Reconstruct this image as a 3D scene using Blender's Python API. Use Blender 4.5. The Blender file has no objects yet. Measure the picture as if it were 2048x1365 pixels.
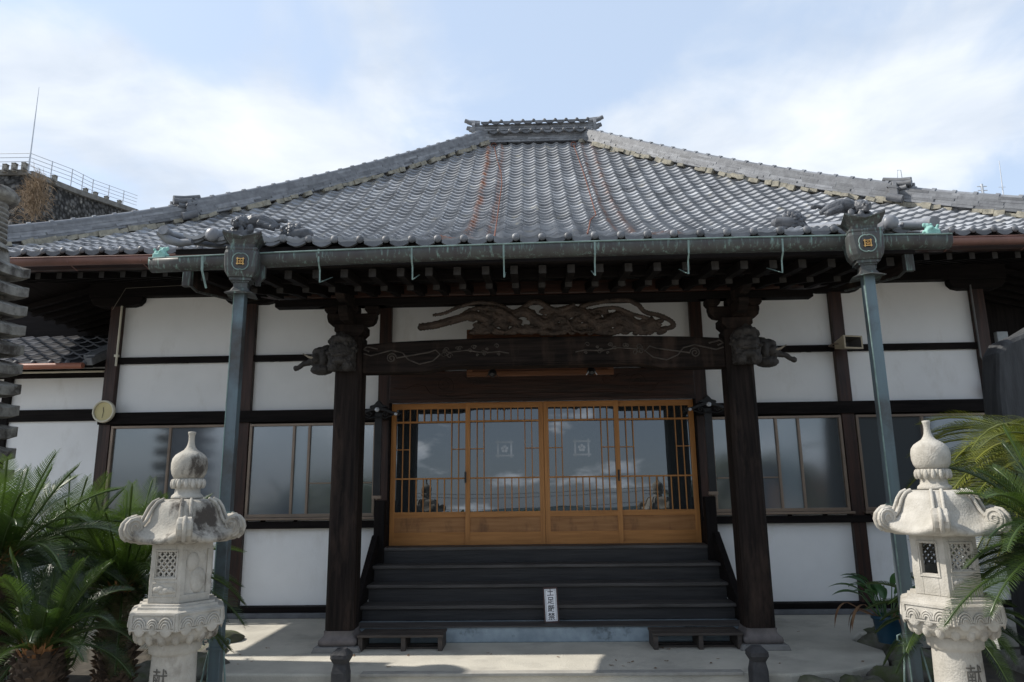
import bpy, bmesh, math, random
import numpy as np
from mathutils import Vector, Matrix, noise
random.seed(7)
C = bpy.context.scene.collection
S = bpy.context.scene
R = math.radians
PI = math.pi

# ---------------------------------------------------------------- camera
F_PX, PITCH, YAW, ROLL, CAMX, CAMZ = 1400.0, R(11.657), R(1.708), R(0.727), -0.101, 1.561
def ray(u, v):
    a = u-1024; b = v-682.5; c, s = math.cos(ROLL), math.sin(ROLL)
    x = (a*c-b*s)/F_PX; up = -(a*s+b*c)/F_PX
    c, s = math.cos(PITCH), math.sin(PITCH); yf = c-up*s; Z = s+up*c
    c, s = math.cos(YAW), math.sin(YAW)
    return Vector((x*c-yf*s, x*s+yf*c, Z))
def at(u, v, Y):
    r = ray(u, v); t = Y/r.y
    return Vector((CAMX+r.x*t, Y, CAMZ+r.z*t))
cd = bpy.data.cameras.new('camera'); cam = bpy.data.objects.new('camera', cd); C.objects.link(cam)
cd.sensor_width = 36; cd.lens = F_PX/2048*36; cd.clip_start = 0.05; cd.clip_end = 2000
fw = ray(1024, 682.5); rt = (ray(1025, 682.5)-fw).normalized(); up_ = (ray(1024, 681.5)-fw).normalized(); fw = fw.normalized()
m = Matrix((rt, up_, -fw)).transposed().to_4x4(); m.translation = (CAMX, 0, CAMZ)
cam.matrix_world = m
S.camera = cam

# ---------------------------------------------------------------- sun and sky
SUN_EL = R(44); SUN_DIR = Vector((-math.cos(SUN_EL), 0.045, math.sin(SUN_EL))).normalized()
sd = bpy.data.lights.new('sun', 'SUN'); sd.energy = 3.1; sd.angle = R(0.53); sd.color = (1, .945, .86)
sun = bpy.data.objects.new('sun', sd); C.objects.link(sun); sun.location = (-20, 2, 20)
sun.rotation_euler = SUN_DIR.to_track_quat('Z', 'Y').to_euler()
W = bpy.data.worlds.new('World'); S.world = W; W.use_nodes = True
nt = W.node_tree; nt.nodes.clear()
def N(nt, t, **k):
    n = nt.nodes.new(t)
    for a, b in k.items(): setattr(n, a, b)
    return n
def L(nt, a, b): nt.links.new(a, b)
def mth(nt, op, a, b=None, c=None, clamp=False):
    n = N(nt, 'ShaderNodeMath', operation=op); n.use_clamp = clamp
    for i, x in enumerate((a, b, c)):
        if x is None: continue
        if isinstance(x, (int, float)): n.inputs[i].default_value = x
        else: L(nt, x, n.inputs[i])
    return n.outputs[0]
out = N(nt, 'ShaderNodeOutputWorld'); bg = N(nt, 'ShaderNodeBackground'); bg.inputs[1].default_value = 0.118
sky = N(nt, 'ShaderNodeTexSky'); sky.sky_type = 'NISHITA'; sky.sun_disc = False
sky.sun_elevation = SUN_EL; sky.sun_rotation = math.atan2(SUN_DIR.x, SUN_DIR.y)
sky.altitude = 100; sky.air_density = 1.0; sky.dust_density = 1.5; sky.ozone_density = 1.2
tc = N(nt, 'ShaderNodeTexCoord'); sep = N(nt, 'ShaderNodeSeparateXYZ'); L(nt, tc.outputs['Generated'], sep.inputs[0])
zz = mth(nt, 'ADD', mth(nt, 'MAXIMUM', sep.outputs[2], 0.0), 0.22)
px = mth(nt, 'DIVIDE', sep.outputs[0], zz); py = mth(nt, 'DIVIDE', sep.outputs[1], zz)
cmb = N(nt, 'ShaderNodeCombineXYZ'); L(nt, px, cmb.inputs[0]); L(nt, py, cmb.inputs[1])
def wnoise(scale, detail, off, dist=0.4):
    mp = N(nt, 'ShaderNodeMapping'); mp.inputs['Location'].default_value = off; mp.inputs['Scale'].default_value = scale
    L(nt, cmb.outputs[0], mp.inputs[0])
    n = N(nt, 'ShaderNodeTexNoise'); n.inputs['Scale'].default_value = 1; n.inputs['Detail'].default_value = detail
    n.inputs['Roughness'].default_value = .55; n.inputs['Distortion'].default_value = dist
    L(nt, mp.outputs[0], n.inputs['Vector']); return n.outputs[0]
n1 = wnoise((1.0, 0.9, 1), 8, (3.1, 1.7, 0)); n2 = wnoise((3.2, 2.6, 1), 9, (0.4, 5.0, 2))
nm = mth(nt, 'ADD', mth(nt, 'MULTIPLY', n1, 0.75), mth(nt, 'MULTIPLY_ADD', n2, 0.75, -.22))
def blob(u, v, su, amp):
    d = ray(u, v).normalized()
    vm = N(nt, 'ShaderNodeVectorMath', operation='SUBTRACT'); L(nt, tc.outputs['Generated'], vm.inputs[0]); vm.inputs[1].default_value = d
    s = N(nt, 'ShaderNodeSeparateXYZ'); L(nt, vm.outputs[0], s.inputs[0])
    a = mth(nt, 'POWER', mth(nt, 'DIVIDE', s.outputs[0], su[0]), 2.0); b = mth(nt, 'POWER', mth(nt, 'DIVIDE', s.outputs[2], su[1]), 2.0)
    c = mth(nt, 'POWER', mth(nt, 'DIVIDE', s.outputs[1], .5), 2.0)
    e = mth(nt, 'EXPONENT', mth(nt, 'MULTIPLY', mth(nt, 'ADD', mth(nt, 'ADD', a, b), c), -1.0))
    return mth(nt, 'MULTIPLY', e, amp)
acc = nm
for bl in ((1620, 300, (.27, .09), .30), (1900, 200, (.12, .10), .12), (430, 330, (.26, .085), .26), (80, 130, (.16, .09), .16), (900, 260, (.25, .1), .12), (1040, 90, (.2, .07), -.10), (120, 360, (.08, .05), -.16), (1330, 60, (.16, .06), -.06), (300, 20, (.13, .04), -.08)):
    acc = mth(nt, 'ADD', acc, blob(*bl))
rear = mth(nt, 'MULTIPLY', mth(nt, 'LESS_THAN', sep.outputs[1], -.15), 1.0)
mp5 = N(nt, 'ShaderNodeMapping'); mp5.inputs['Scale'].default_value = (3.2, 3.2, 9.0); L(nt, tc.outputs['Generated'], mp5.inputs[0])
n5n = N(nt, 'ShaderNodeTexNoise'); n5n.inputs['Scale'].default_value = 1.6; n5n.inputs['Detail'].default_value = 7; n5n.inputs['Roughness'].default_value = .55; L(nt, mp5.outputs[0], n5n.inputs['Vector']); n5 = n5n.outputs[0]
acc = mth(nt, 'ADD', acc, mth(nt, 'MULTIPLY', rear, mth(nt, 'MULTIPLY_ADD', n5, 2.6, -1.40)))
cl = N(nt, 'ShaderNodeMapRange'); cl.interpolation_type = 'SMOOTHSTEP'; L(nt, acc, cl.inputs[0])
cl.inputs[1].default_value = .49; cl.inputs[2].default_value = .76
n3 = wnoise((2.6, 3.4, 1), 9, (7, 2, 1))
n3 = mth(nt, 'MULTIPLY_ADD', n3, 2.6, -.78, clamp=True)
crm = N(nt, 'ShaderNodeMix', data_type='RGBA'); L(nt, n3, crm.inputs[0]); crm.inputs[6].default_value = (3.0, 3.38, 3.95, 1); crm.inputs[7].default_value = (4.75, 4.95, 5.15, 1)
mx = N(nt, 'ShaderNodeMix', data_type='RGBA'); L(nt, mth(nt, 'MULTIPLY', cl.outputs[0], .92), mx.inputs[0])
veil = N(nt, 'ShaderNodeMix', data_type='RGBA'); veil.inputs[0].default_value = .68; L(nt, sky.outputs[0], veil.inputs[6]); veil.inputs[7].default_value = (3.15, 3.75, 4.6, 1)
rm_ = N(nt, 'ShaderNodeMapRange'); rm_.interpolation_type = 'SMOOTHSTEP'; L(nt, sep.outputs[1], rm_.inputs[0]); rm_.inputs[1].default_value = -.1; rm_.inputs[2].default_value = -.6
def scaled(sock, lo):
    v = N(nt, 'ShaderNodeVectorMath', operation='SCALE'); L(nt, sock, v.inputs[0]); L(nt, mth(nt, 'MULTIPLY_ADD', rm_.outputs[0], lo, 1.0), v.inputs['Scale']); return v.outputs[0]
L(nt, scaled(veil.outputs[2], -.20), mx.inputs[6]); L(nt, scaled(crm.outputs[2], .85), mx.inputs[7]); L(nt, mx.outputs[2], bg.inputs[0]); L(nt, bg.outputs[0], out.inputs[0])
S.view_settings.view_transform = 'Standard'; S.view_settings.look = 'None'; S.view_settings.exposure = 0.93; S.view_settings.gamma = 1
try: S.view_settings.use_curve_mapping = False
except Exception: pass

# ---------------------------------------------------------------- materials
MATS = {}
def mat(name, c1, c2=None, rough=.7, scale=4.0, stretch=(1, 1, 1), bump=.15, bscale=None, metal=0.0, spec=.4, tint=0.0, detail=6, ramp=(.35, .65), c3=None, c3r=(.62, .75), c3s=1.5, coat=0.0, c3st=(1, 1, 1)):
    if name in MATS: return MATS[name]
    m = bpy.data.materials.new(name); m.use_nodes = True; nt = m.node_tree; b = nt.nodes['Principled BSDF']
    c2 = c2 or tuple(x*.75 for x in c1)
    tc = N(nt, 'ShaderNodeTexCoord'); mp = N(nt, 'ShaderNodeMapping'); mp.inputs['Scale'].default_value = stretch; L(nt, tc.outputs['Object'], mp.inputs[0])
    n = N(nt, 'ShaderNodeTexNoise'); n.inputs['Scale'].default_value = scale; n.inputs['Detail'].default_value = detail; n.inputs['Roughness'].default_value = .6
    L(nt, mp.outputs[0], n.inputs['Vector'])
    r = N(nt, 'ShaderNodeMapRange'); r.inputs[1].default_value = ramp[0]; r.inputs[2].default_value = ramp[1]; L(nt, n.outputs[0], r.inputs[0])
    mixn = N(nt, 'ShaderNodeMix', data_type='RGBA'); L(nt, r.outputs[0], mixn.inputs[0]); mixn.inputs[6].default_value = (*c1, 1); mixn.inputs[7].default_value = (*c2, 1)
    col = mixn.outputs[2]
    if c3:
        mp3 = N(nt, 'ShaderNodeMapping'); mp3.inputs['Scale'].default_value = c3st; mp3.inputs['Location'].default_value = (3.3, 1.1, 7.7); L(nt, tc.outputs['Object'], mp3.inputs[0])
        n3 = N(nt, 'ShaderNodeTexNoise'); n3.inputs['Scale'].default_value = c3s; n3.inputs['Detail'].default_value = 8; n3.inputs['Roughness'].default_value = .65; L(nt, mp3.outputs[0], n3.inputs['Vector'])
        r3 = N(nt, 'ShaderNodeMapRange'); r3.inputs[1].default_value = c3r[0]; r3.inputs[2].default_value = c3r[1]; L(nt, n3.outputs[0], r3.inputs[0])
        m3 = N(nt, 'ShaderNodeMix', data_type='RGBA'); L(nt, r3.outputs[0], m3.inputs[0]); L(nt, col, m3.inputs[6]); m3.inputs[7].default_value = (*c3, 1); col = m3.outputs[2]
    if tint:
        at_ = N(nt, 'ShaderNodeAttribute', attribute_name='tint'); hs = N(nt, 'ShaderNodeHueSaturation'); L(nt, col, hs.inputs['Color'])
        L(nt, mth(nt, 'MULTIPLY_ADD', at_.outputs['Fac'], tint*2, 1-tint), hs.inputs['Value']); col = hs.outputs[0]
    L(nt, col, b.inputs['Base Color'])
    rr = mth(nt, 'MULTIPLY_ADD', n.outputs[0], .25, max(.02, rough-.12)); L(nt, rr, b.inputs['Roughness'])
    b.inputs['Metallic'].default_value = metal; b.inputs['Specular IOR Level'].default_value = spec
    if coat: b.inputs['Coat Weight'].default_value = coat
    if bump:
        nb = N(nt, 'ShaderNodeTexNoise'); nb.inputs['Scale'].default_value = bscale or scale*4; nb.inputs['Detail'].default_value = 6; L(nt, mp.outputs[0], nb.inputs['Vector'])
        bp = N(nt, 'ShaderNodeBump'); bp.inputs['Strength'].default_value = bump; bp.inputs['Distance'].default_value = .01; L(nt, nb.outputs[0], bp.inputs['Height']); L(nt, bp.outputs[0], b.inputs['Normal'])
    MATS[name] = m; return m
def wood(name, c1, c2, axis='z', **k):
    st = {'x': (.6, 9, 9), 'y': (9, .6, 9), 'z': (9, 9, .6)}[axis]
    k.setdefault('bump', .35); k.setdefault('rough', .62); k.setdefault('scale', 3.0)
    return mat(name+'_'+axis, c1, c2, stretch=st, bscale=6, **k)
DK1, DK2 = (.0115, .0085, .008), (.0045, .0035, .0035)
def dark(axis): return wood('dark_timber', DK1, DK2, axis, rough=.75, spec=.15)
def post_wood(axis): return wood('weathered_timber', (.023, .016, .0135), (.007, .0055, .005), axis, spec=.15, c3=(.06, .040, .031), c3r=(.52, .76), c3s=2.2, c3st=(2, 2, .5), rough=.75, bump=.6)
def rail_wood(axis): return wood('reddish_timber', (.05, .02, .012), (.016, .008, .006), axis, rough=.5)
M_plaster = mat('white_plaster', (.88, .88, .87), (.83, .83, .82), rough=.9, scale=1.6, bump=.12, bscale=40, c3=(.66, .64, .60), c3r=(.55, .85), c3s=1.3, c3st=(1.6, 1, .7))
M_tile_dark = mat('ridge_tile', (.21, .218, .23), (.135, .14, .152), rough=.5, scale=9, bump=.2, tint=.35, c3=(.33, .32, .28), c3r=(.64, .74), c3s=2.5)
M_mortar = mat('lime_mortar', (.34, .315, .25), (.19, .18, .15), rough=.95, scale=14, bump=.6)
M_orna = mat('ornament_tile', (.10, .105, .115), (.05, .053, .06), rough=.45, scale=12, bump=.3)
M_copper = mat('patinated_copper', (.064, .070, .066), (.050, .046, .048), rough=.5, scale=3, stretch=(3, 3, .8), bump=.1, metal=.2, c3=(.18, .27, .245), c3r=(.54, .70), c3s=5, c3st=(7, 7, .7))
M_verd = mat('verdigris', (.26, .48, .43), (.17, .34, .31), rough=.75, scale=25, bump=.3)
M_verd2 = mat('verdigris_rim', (.20, .285, .265), (.12, .17, .16), rough=.6, scale=12, bump=.1)
M_pipe = mat('downspout_copper', (.095, .115, .13), (.12, .17, .19), rough=.42, scale=2, stretch=(4, 4, .5), bump=.05, metal=.35, c3=(.06, .058, .055), c3r=(.5, .7), c3s=2.0)
M_gutter = mat('brown_gutter', (.20, .10, .08), (.14, .075, .06), rough=.45, scale=3, bump=.04, metal=.2)
M_gold = mat('gilt', (.62, .38, .14), (.5, .28, .1), rough=.35, scale=30, metal=.8, bump=.1)
M_frame = mat('bronze_aluminium', (.25, .19, .145), (.20, .155, .12), rough=.4, scale=4, metal=.4, bump=.02)
M_door = lambda a: wood('door_cypress', (.49, .215, .058), (.36, .15, .038), a, rough=.5, c3=(.20, .07, .02), c3r=(.6, .9), c3s=2.0, bump=.15)
M_conc = mat('concrete', (.50, .475, .41), (.40, .38, .33), rough=.95, scale=2.2, bump=.5, bscale=60, c3=(.27, .255, .225), c3r=(.52, .75), c3s=1.3)
M_kerb = mat('painted_mortar', (.30, .36, .40), (.20, .245, .28), rough=.8, scale=5, bump=.4, c3=(.09, .11, .12), c3r=(.60, .70), c3s=4)
M_blackp = mat('black_lacquer', (.012, .012, .013), (.007, .007, .008), rough=.45, scale=6, bump=.05)
M_stair = wood('stair_timber', (.03, .029, .030), (.017, .0165, .018), 'x', rough=.6, bump=.3)
M_tread = wood('stair_nosing', (.085, .078, .074), (.04, .037, .035), 'x', rough=.6, bump=.3)
M_stone = mat('granite', (.39, .365, .315), (.27, .25, .215), rough=.95, scale=7, bump=.45, bscale=90, c3=(.055, .046, .038), c3r=(.50, .60), c3s=4.2, c3st=(1, 1, .7))
M_stone2 = mat('pale_granite', (.43, .408, .365), (.33, .31, .27), rough=.95, scale=9, bump=.45, bscale=90, c3=(.16, .14, .115), c3r=(.57, .76), c3s=3.5)
M_pag = mat('lichened_granite', (.30, .29, .26), (.17, .16, .145), rough=.95, scale=9, bump=.5, bscale=60, c3=(.06, .052, .045), c3r=(.48, .62), c3s=4)
M_darkst = mat('dark_stone', (.055, .055, .058), (.03, .03, .033), rough=.8, scale=10, bump=.5)
M_slate = mat('slate_slab', (.025, .026, .028), (.05, .052, .055), rough=.8, scale=3, stretch=(6, 6, .8), bump=.6, c3=(.14, .14, .135), c3r=(.68, .85), c3s=3, c3st=(4, 4, .7))
M_boul = mat('boulder', (.16, .15, .13), (.08, .075, .065), rough=.95, scale=6, bump=.8, c3=(.07, .085, .035), c3r=(.5, .7), c3s=3)
M_rust = mat('rusty_iron', (.16, .055, .03), (.09, .03, .02), rough=.9, scale=30, bump=.3)
M_ivory = mat('ivory_plastic', (.68, .64, .52), (.62, .58, .46), rough=.5, scale=4, bump=.02)
M_steel = mat('galvanised_steel', (.50, .52, .55), (.42, .44, .47), rough=.45, scale=8, metal=.5, bump=.05)

def tile_mat():
    m = mat('roof_tile', (.31, .32, .335), (.20, .21, .228), rough=.56, spec=.35, scale=5, bump=.10, bscale=25, tint=.30, c3=(.50, .46, .36), c3r=(.60, .78), c3s=3.5)
    nt = m.node_tree; b = nt.nodes['Principled BSDF']
    lk = b.inputs['Base Color'].links[0]; col = lk.from_socket
    tc = N(nt, 'ShaderNodeTexCoord'); sp = N(nt, 'ShaderNodeSeparateXYZ'); L(nt, tc.outputs['Object'], sp.inputs[0])
    nz = N(nt, 'ShaderNodeTexNoise'); nz.inputs['Scale'].default_value = 2.0; nz.inputs['Detail'].default_value = 5; L(nt, tc.outputs['Object'], nz.inputs['Vector'])
    msk = None
    for x0, wd, amp in ((-.88, .040, 1.0), (-.62, .028, .6), (.95, .03, .6), (1.14, .05, .5)):
        dx = mth(nt, 'DIVIDE', mth(nt, 'ADD', mth(nt, 'SUBTRACT', sp.outputs[0], x0), mth(nt, 'MULTIPLY', mth(nt, 'SUBTRACT', nz.outputs[0], .5), .12)), wd)
        e = mth(nt, 'MULTIPLY', mth(nt, 'EXPONENT', mth(nt, 'MULTIPLY', mth(nt, 'MULTIPLY', dx, dx), -1.0)), amp)
        msk = e if msk is None else mth(nt, 'MAXIMUM', msk, e)
    n4 = N(nt, 'ShaderNodeTexNoise'); n4.inputs['Scale'].default_value = 7; n4.inputs['Detail'].default_value = 6; L(nt, tc.outputs['Object'], n4.inputs['Vector'])
    msk = mth(nt, 'MULTIPLY', msk, mth(nt, 'MULTIPLY_ADD', n4.outputs[0], 3.2, -1.0, clamp=True))
    mxr = N(nt, 'ShaderNodeMix', data_type='RGBA'); L(nt, mth(nt, 'MULTIPLY', msk, .9, clamp=True), mxr.inputs[0]); L(nt, col, mxr.inputs[6]); mxr.inputs[7].default_value = (.33, .13, .06, 1)
    L(nt, mxr.outputs[2], b.inputs['Base Color']); return m
M_tile = tile_mat()

def glass_mat(name, base, refl, rough, bumps=0.0, scale=1):
    m = bpy.data.materials.new(name); m.use_nodes = True; nt = m.node_tree; b = nt.nodes['Principled BSDF']
    o = nt.nodes['Material Output']
    b.inputs['Base Color'].default_value = (*base, 1); b.inputs['Roughness'].default_value = .6; b.inputs['Specular IOR Level'].default_value = .2
    g = N(nt, 'ShaderNodeBsdfGlossy'); g.inputs['Roughness'].default_value = rough; g.inputs['Color'].default_value = (.92, .96, 1, 1)
    lw = N(nt, 'ShaderNodeFresnel'); lw.inputs[0].default_value = 1.5
    fac = mth(nt, 'MULTIPLY_ADD', lw.outputs[0], 1.0, refl, clamp=True)
    mx = N(nt, 'ShaderNodeMixShader'); L(nt, fac, mx.inputs[0]); L(nt, b.outputs[0], mx.inputs[1]); L(nt, g.outputs[0], mx.inputs[2]); L(nt, mx.outputs[0], o.inputs[0])
    tc = N(nt, 'ShaderNodeTexCoord'); nb = N(nt, 'ShaderNodeTexNoise'); nb.inputs['Scale'].default_value = scale; nb.inputs['Detail'].default_value = 2; L(nt, tc.outputs['Object'], nb.inputs['Vector'])
    bp = N(nt, 'ShaderNodeBump'); bp.inputs['Strength'].default_value = bumps; bp.inputs['Distance'].default_value = .01; L(nt, nb.outputs[0], bp.inputs['Height']); L(nt, bp.outputs[0], g.inputs['Normal'])
    return m
M_glass = glass_mat('clear_glass', (.012, .016, .018), .10, .012, .06, 1.4)
M_frost = glass_mat('frosted_glass', (.11, .125, .145), .13, .09, .04, 60)
M_frost2 = glass_mat('blue_frosted_glass', (.17, .215, .245), .10, .16, .04, 60)
M_frost3 = glass_mat('grey_frosted_glass', (.07, .08, .085), .14, .07, .04, 60)

# ---------------------------------------------------------------- mesh builder
class MB:
    def __init__(s): s.v = []; s.f = []; s.sm = []; s.mi = []; s.t = []; s.tint = .5; s.smooth = False; s.m = 0
    def add(s, vs, fs, smooth=None):
        o = len(s.v); s.v += [tuple(p) for p in vs]
        for f in fs:
            s.f.append(tuple(i+o for i in f)); s.sm.append(s.smooth if smooth is None else smooth); s.mi.append(s.m); s.t.append(s.tint)
    def box(s, x0, x1, y0, y1, z0, z1, M=None):
        vs = [Vector((x, y, z)) for z in (z0, z1) for y in (y0, y1) for x in (x0, x1)]
        if M is not None: vs = [M @ p for p in vs]
        s.add(vs, [(0, 2, 3, 1), (4, 5, 7, 6), (0, 1, 5, 4), (2, 6, 7, 3), (0, 4, 6, 2), (1, 3, 7, 5)], False)
    def bar(s, a, b, w, h, up=(0, 0, 1)):
        a = Vector(a); b = Vector(b); d = (b-a); l = d.length; d.normalize(); u = Vector(up); r = d.cross(u).normalized(); u = r.cross(d)
        M = Matrix((r, d, u)).transposed().to_4x4(); M.translation = a
        s.box(-w/2, w/2, 0, l, -h/2, h/2, M)
    def prism(s, pts, d0, d1, plane='xz', M=None):
        def P(a, b, d):
            p = {'xz': (a, d, b), 'yz': (d, a, b), 'xy': (a, b, d)}[plane]; p = Vector(p)
            return M @ p if M is not None else p
        n = len(pts); vs = [P(a, b, d0) for a, b in pts]+[P(a, b, d1) for a, b in pts]
        s.add(vs, [tuple(range(n))[::-1], tuple(range(n, 2*n))]+[(i, (i+1) % n, n+(i+1) % n, n+i) for i in range(n)], False)
    def tube(s, pts, r, n=8, cap=True, smooth=True, flat=1.0):
        pts = [Vector(p) for p in pts]; k = len(pts); rs = r if isinstance(r, (list, tuple)) else [r]*k
        vs = []; ref = None
        for i, p in enumerate(pts):
            d = (pts[min(i+1, k-1)]-pts[max(i-1, 0)]).normalized()
            if ref is None: ref = d.orthogonal().normalized() if abs(d.z) > .99 else d.cross(Vector((0, 0, 1))).normalized()
            a = (ref-d*ref.dot(d)).normalized(); b = a.cross(d); ref = a
            for j in range(n):
                t = 2*PI*j/n; vs.append(p+a*math.cos(t)*rs[i]+b*math.sin(t)*rs[i]*flat)
        fs = [(i*n+j, i*n+(j+1) % n, (i+1)*n+(j+1) % n, (i+1)*n+j) for i in range(k-1) for j in range(n)]
        s.add(vs, fs, smooth)
        if cap: s.add(vs[:n], [tuple(range(n))[::-1]], False); s.add(vs[-n:], [tuple(range(n))], False)
    def lathe(s, prof, cx=0, cy=0, n=24, rf=None, smooth=True, a0=0, M=None, caps=True):
        vs = []
        for r, z in prof:
            for j in range(n):
                t = a0+2*PI*j/n; q = r*(rf(t, z) if rf else 1); p = Vector((cx+q*math.cos(t), cy+q*math.sin(t), z)); vs.append(M @ p if M is not None else p)
        k = len(prof)
        s.add(vs, [(i*n+j, i*n+(j+1) % n, (i+1)*n+(j+1) % n, (i+1)*n+j) for i in range(k-1) for j in range(n)], smooth)
        if caps: s.add(vs[:n], [tuple(range(n))[::-1]], False); s.add(vs[-n:], [tuple(range(n))], False)
    def ball(s, c, r, sc=(1, 1, 1), n=10, M=None, rot=None):
        c = Vector(c); vs = []; k = n//2+1
        for i in range(k+1):
            ph = PI*i/k
            for j in range(n):
                t = 2*PI*j/n; p = Vector((r*sc[0]*math.sin(ph)*math.cos(t), r*sc[1]*math.sin(ph)*math.sin(t), r*sc[2]*math.cos(ph)))
                if rot is not None: p = rot @ p
                p = c+p; vs.append(M @ p if M is not None else p)
        s.add(vs, [((i+1)*n+j, (i+1)*n+(j+1) % n, i*n+(j+1) % n, i*n+j) for i in range(k) for j in range(n)], True)
    def mesh(s, name, mats):
        me = bpy.data.meshes.new(name); me.from_pydata([tuple(p) for p in s.v], [], s.f)
        for m_ in (mats if isinstance(mats, (list, tuple)) else [mats]): me.materials.append(m_)
        me.polygons.foreach_set('use_smooth', s.sm); me.polygons.foreach_set('material_index', s.mi)
        a = me.attributes.new('tint', 'FLOAT', 'FACE'); a.data.foreach_set('value', s.t); me.update(); return me
    def build(s, name, mats, parent=None, bevel=0, remesh=0, sub=0, disp=0):
        me = s.mesh(name, mats); o = bpy.data.objects.new(name, me); C.objects.link(o)
        if parent is not None:
            o.parent = parent
            if 'base' in parent.keys(): o.matrix_parent_inverse = Matrix.Translation(-Vector(parent['base']))
        if remesh:
            md = o.modifiers.new('r', 'REMESH'); md.mode = 'VOXEL'; md.voxel_size = remesh; md.use_smooth_shade = True
            ms = o.modifiers.new('s', 'SMOOTH'); ms.factor = .5; ms.iterations = 2
        if disp:
            tx = bpy.data.textures.new(name+'_clouds', 'CLOUDS'); tx.noise_scale = disp[0]; tx.noise_depth = 2
            md = o.modifiers.new('d', 'DISPLACE'); md.texture = tx; md.strength = disp[1]; md.texture_coords = 'LOCAL'
        if bevel:
            md = o.modifiers.new('b', 'BEVEL'); md.width = bevel; md.segments = 2; md.limit_method = 'ANGLE'; md.angle_limit = R(50)
        return o
def tag(o, label=None, cat=None, group=None, kind=None):
    if label: o['label'] = label
    if cat: o['category'] = cat
    if group: o['group'] = group
    if kind: o['kind'] = kind
    return o
def thing(name, label, cat, loc=(0, 0, 0), rz=0, group=None, world=True):
    o = bpy.data.objects.new(name, None); C.objects.link(o); o.location = loc; o.rotation_euler = (0, 0, rz); o.empty_display_size = .1
    if world: o['base'] = tuple(loc)      # children given in world coordinates
    return tag(o, label, cat, group)
def dup(root, loc, rz=None, label=None, scale=None):
    def cp(o, parent):
        c = o.copy(); C.objects.link(c)
        if parent is not None: c.parent = parent
        for ch in list(o.children): cp(ch, c)
        return c
    r = cp(root, None); r.location = loc
    if rz is not None: r.rotation_euler = (0, 0, rz)
    if label: r['label'] = label
    if scale: r.scale = scale
    return r
def text_mesh(body, size, depth, M, name, material, parent, bold=0.0):
    cu = bpy.data.curves.new('t', 'FONT'); cu.body = body; cu.size = size; cu.extrude = depth; cu.align_x = 'CENTER'; cu.align_y = 'CENTER'; cu.offset = bold
    to = bpy.data.objects.new('t', cu); C.objects.link(to); bpy.context.view_layer.update()
    me = bpy.data.meshes.new_from_object(to.evaluated_get(bpy.context.evaluated_depsgraph_get()))
    bpy.data.objects.remove(to); me.transform(M); me.materials.clear(); me.materials.append(material); me.name = name
    o = bpy.data.objects.new(name, me); C.objects.link(o); o.parent = parent
    if 'base' in parent.keys(): o.matrix_parent_inverse = Matrix.Translation(-Vector(parent['base']))
    return o

# ---------------------------------------------------------------- ground
WY = 9.07          # facade plane
def struct(o): o['kind'] = 'structure'; return o
g = MB(); n = 40
g.add([(-600, -600, -.32), (600, -600, -.32), (600, 600, -.32), (-600, 600, -.32)], [(0, 1, 2, 3)])
struct(g.build('ground', mat('packed_earth', (.38, .36, .32), (.29, .275, .245), rough=1, scale=3, bump=.6, bscale=30)))
# concrete apron round the porch
edge = [(-6.9, 9.05), (-6.9, 8.55), (-4.4, 8.45), (-3.75, 8.15), (-3.35, 7.75), (-3.2, 7.3), (-3.1, 6.9), (-2.95, 6.42), (-1.62, 6.38), (1.62, 6.38), (2.0, 6.32), (2.55, 6.45), (3.0, 6.75), (3.15, 7.15), (3.05, 7.6), (3.3, 7.95), (3.9, 8.1), (4.6, 8.25), (6.9, 8.4), (6.9, 9.05)]
a = MB(); a.prism(edge, -.5, 0.0, 'xy')
struct(a.build('apron', M_conc, bevel=.02))
a = MB(); a.box(-1.66, 1.66, 5.85, 6.376, -.5, -.13); struct(a.build('lower_step', M_conc, bevel=.015))
a = MB(); a.box(-1.62, 1.62, 6.36, 6.46, -.02, .006); struct(a.build('step_edge', mat('edge_mortar', (.33, .32, .29), (.25, .24, .22), rough=.95, scale=6), bevel=.004))

# ---------------------------------------------------------------- the hall
hall = thing('temple_hall', 'dark timbered temple hall with white plaster walls under a huge grey tiled hipped roof', 'temple', (0, WY, 0))
def hp(mb, name, mats, parent=None, **k): return mb.build(name, mats, parent or hall, **k)
CX = [-5.72, -3.885, -2.05, 2.05, 3.885, 5.72]
# plaster panels
def panel(x0, x1, z0, z1, y=WY+.03): m_ = MB(); m_.box(x0, x1, y, y+.05, z0, z1); return hp(m_, 'plaster_panel', M_plaster)
hw = .078
bays = [(CX[0], CX[1]), (CX[1], CX[2]), (CX[3], CX[4]), (CX[4], CX[5])]
for a0, a1 in bays:
    panel(a0+hw, a1-hw, .135, 1.062); panel(a0+hw, a1-hw, 2.56, 3.215); panel(a0+hw, a1-hw, 3.305, 4.15)
panel(CX[2]+hw, CX[3]-hw, 3.03, 4.15)
# columns
for x in CX:
    m_ = MB(); m_.box(x-hw, x+hw, WY-.05, WY+.12, .13, 4.15); hp(m_, 'wall_column', rail_wood('z'), bevel=.006)
for x0, x1 in ((CX[0], CX[2]), (CX[3], CX[5])):
    for nm_, z0, z1, y0, ax in (('base_sill', 0.0, .134, WY-.14, 'x'), ('window_sill_beam', 1.063, 1.15, WY-.075, 'x'), ('lintel_beam', 2.405, 2.558, WY-.085, 'x'), ('mid_rail', 3.217, 3.30, WY-.03, 'x')):
        if nm_ == 'base_sill': continue
        m_ = MB(); m_.box(x0-hw-.004, x1+hw+.004, y0, WY+.025, z0, z1); hp(m_, nm_, dark('x'), bevel=.005)
m_ = MB(); m_.box(-6.0, 6.0, WY-.10, WY+.10, 0.0, .06); hp(m_, 'plinth', mat('plinth_mortar', (.16, .165, .175), (.11, .113, .12), rough=.9, scale=4), bevel=.01)
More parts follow.
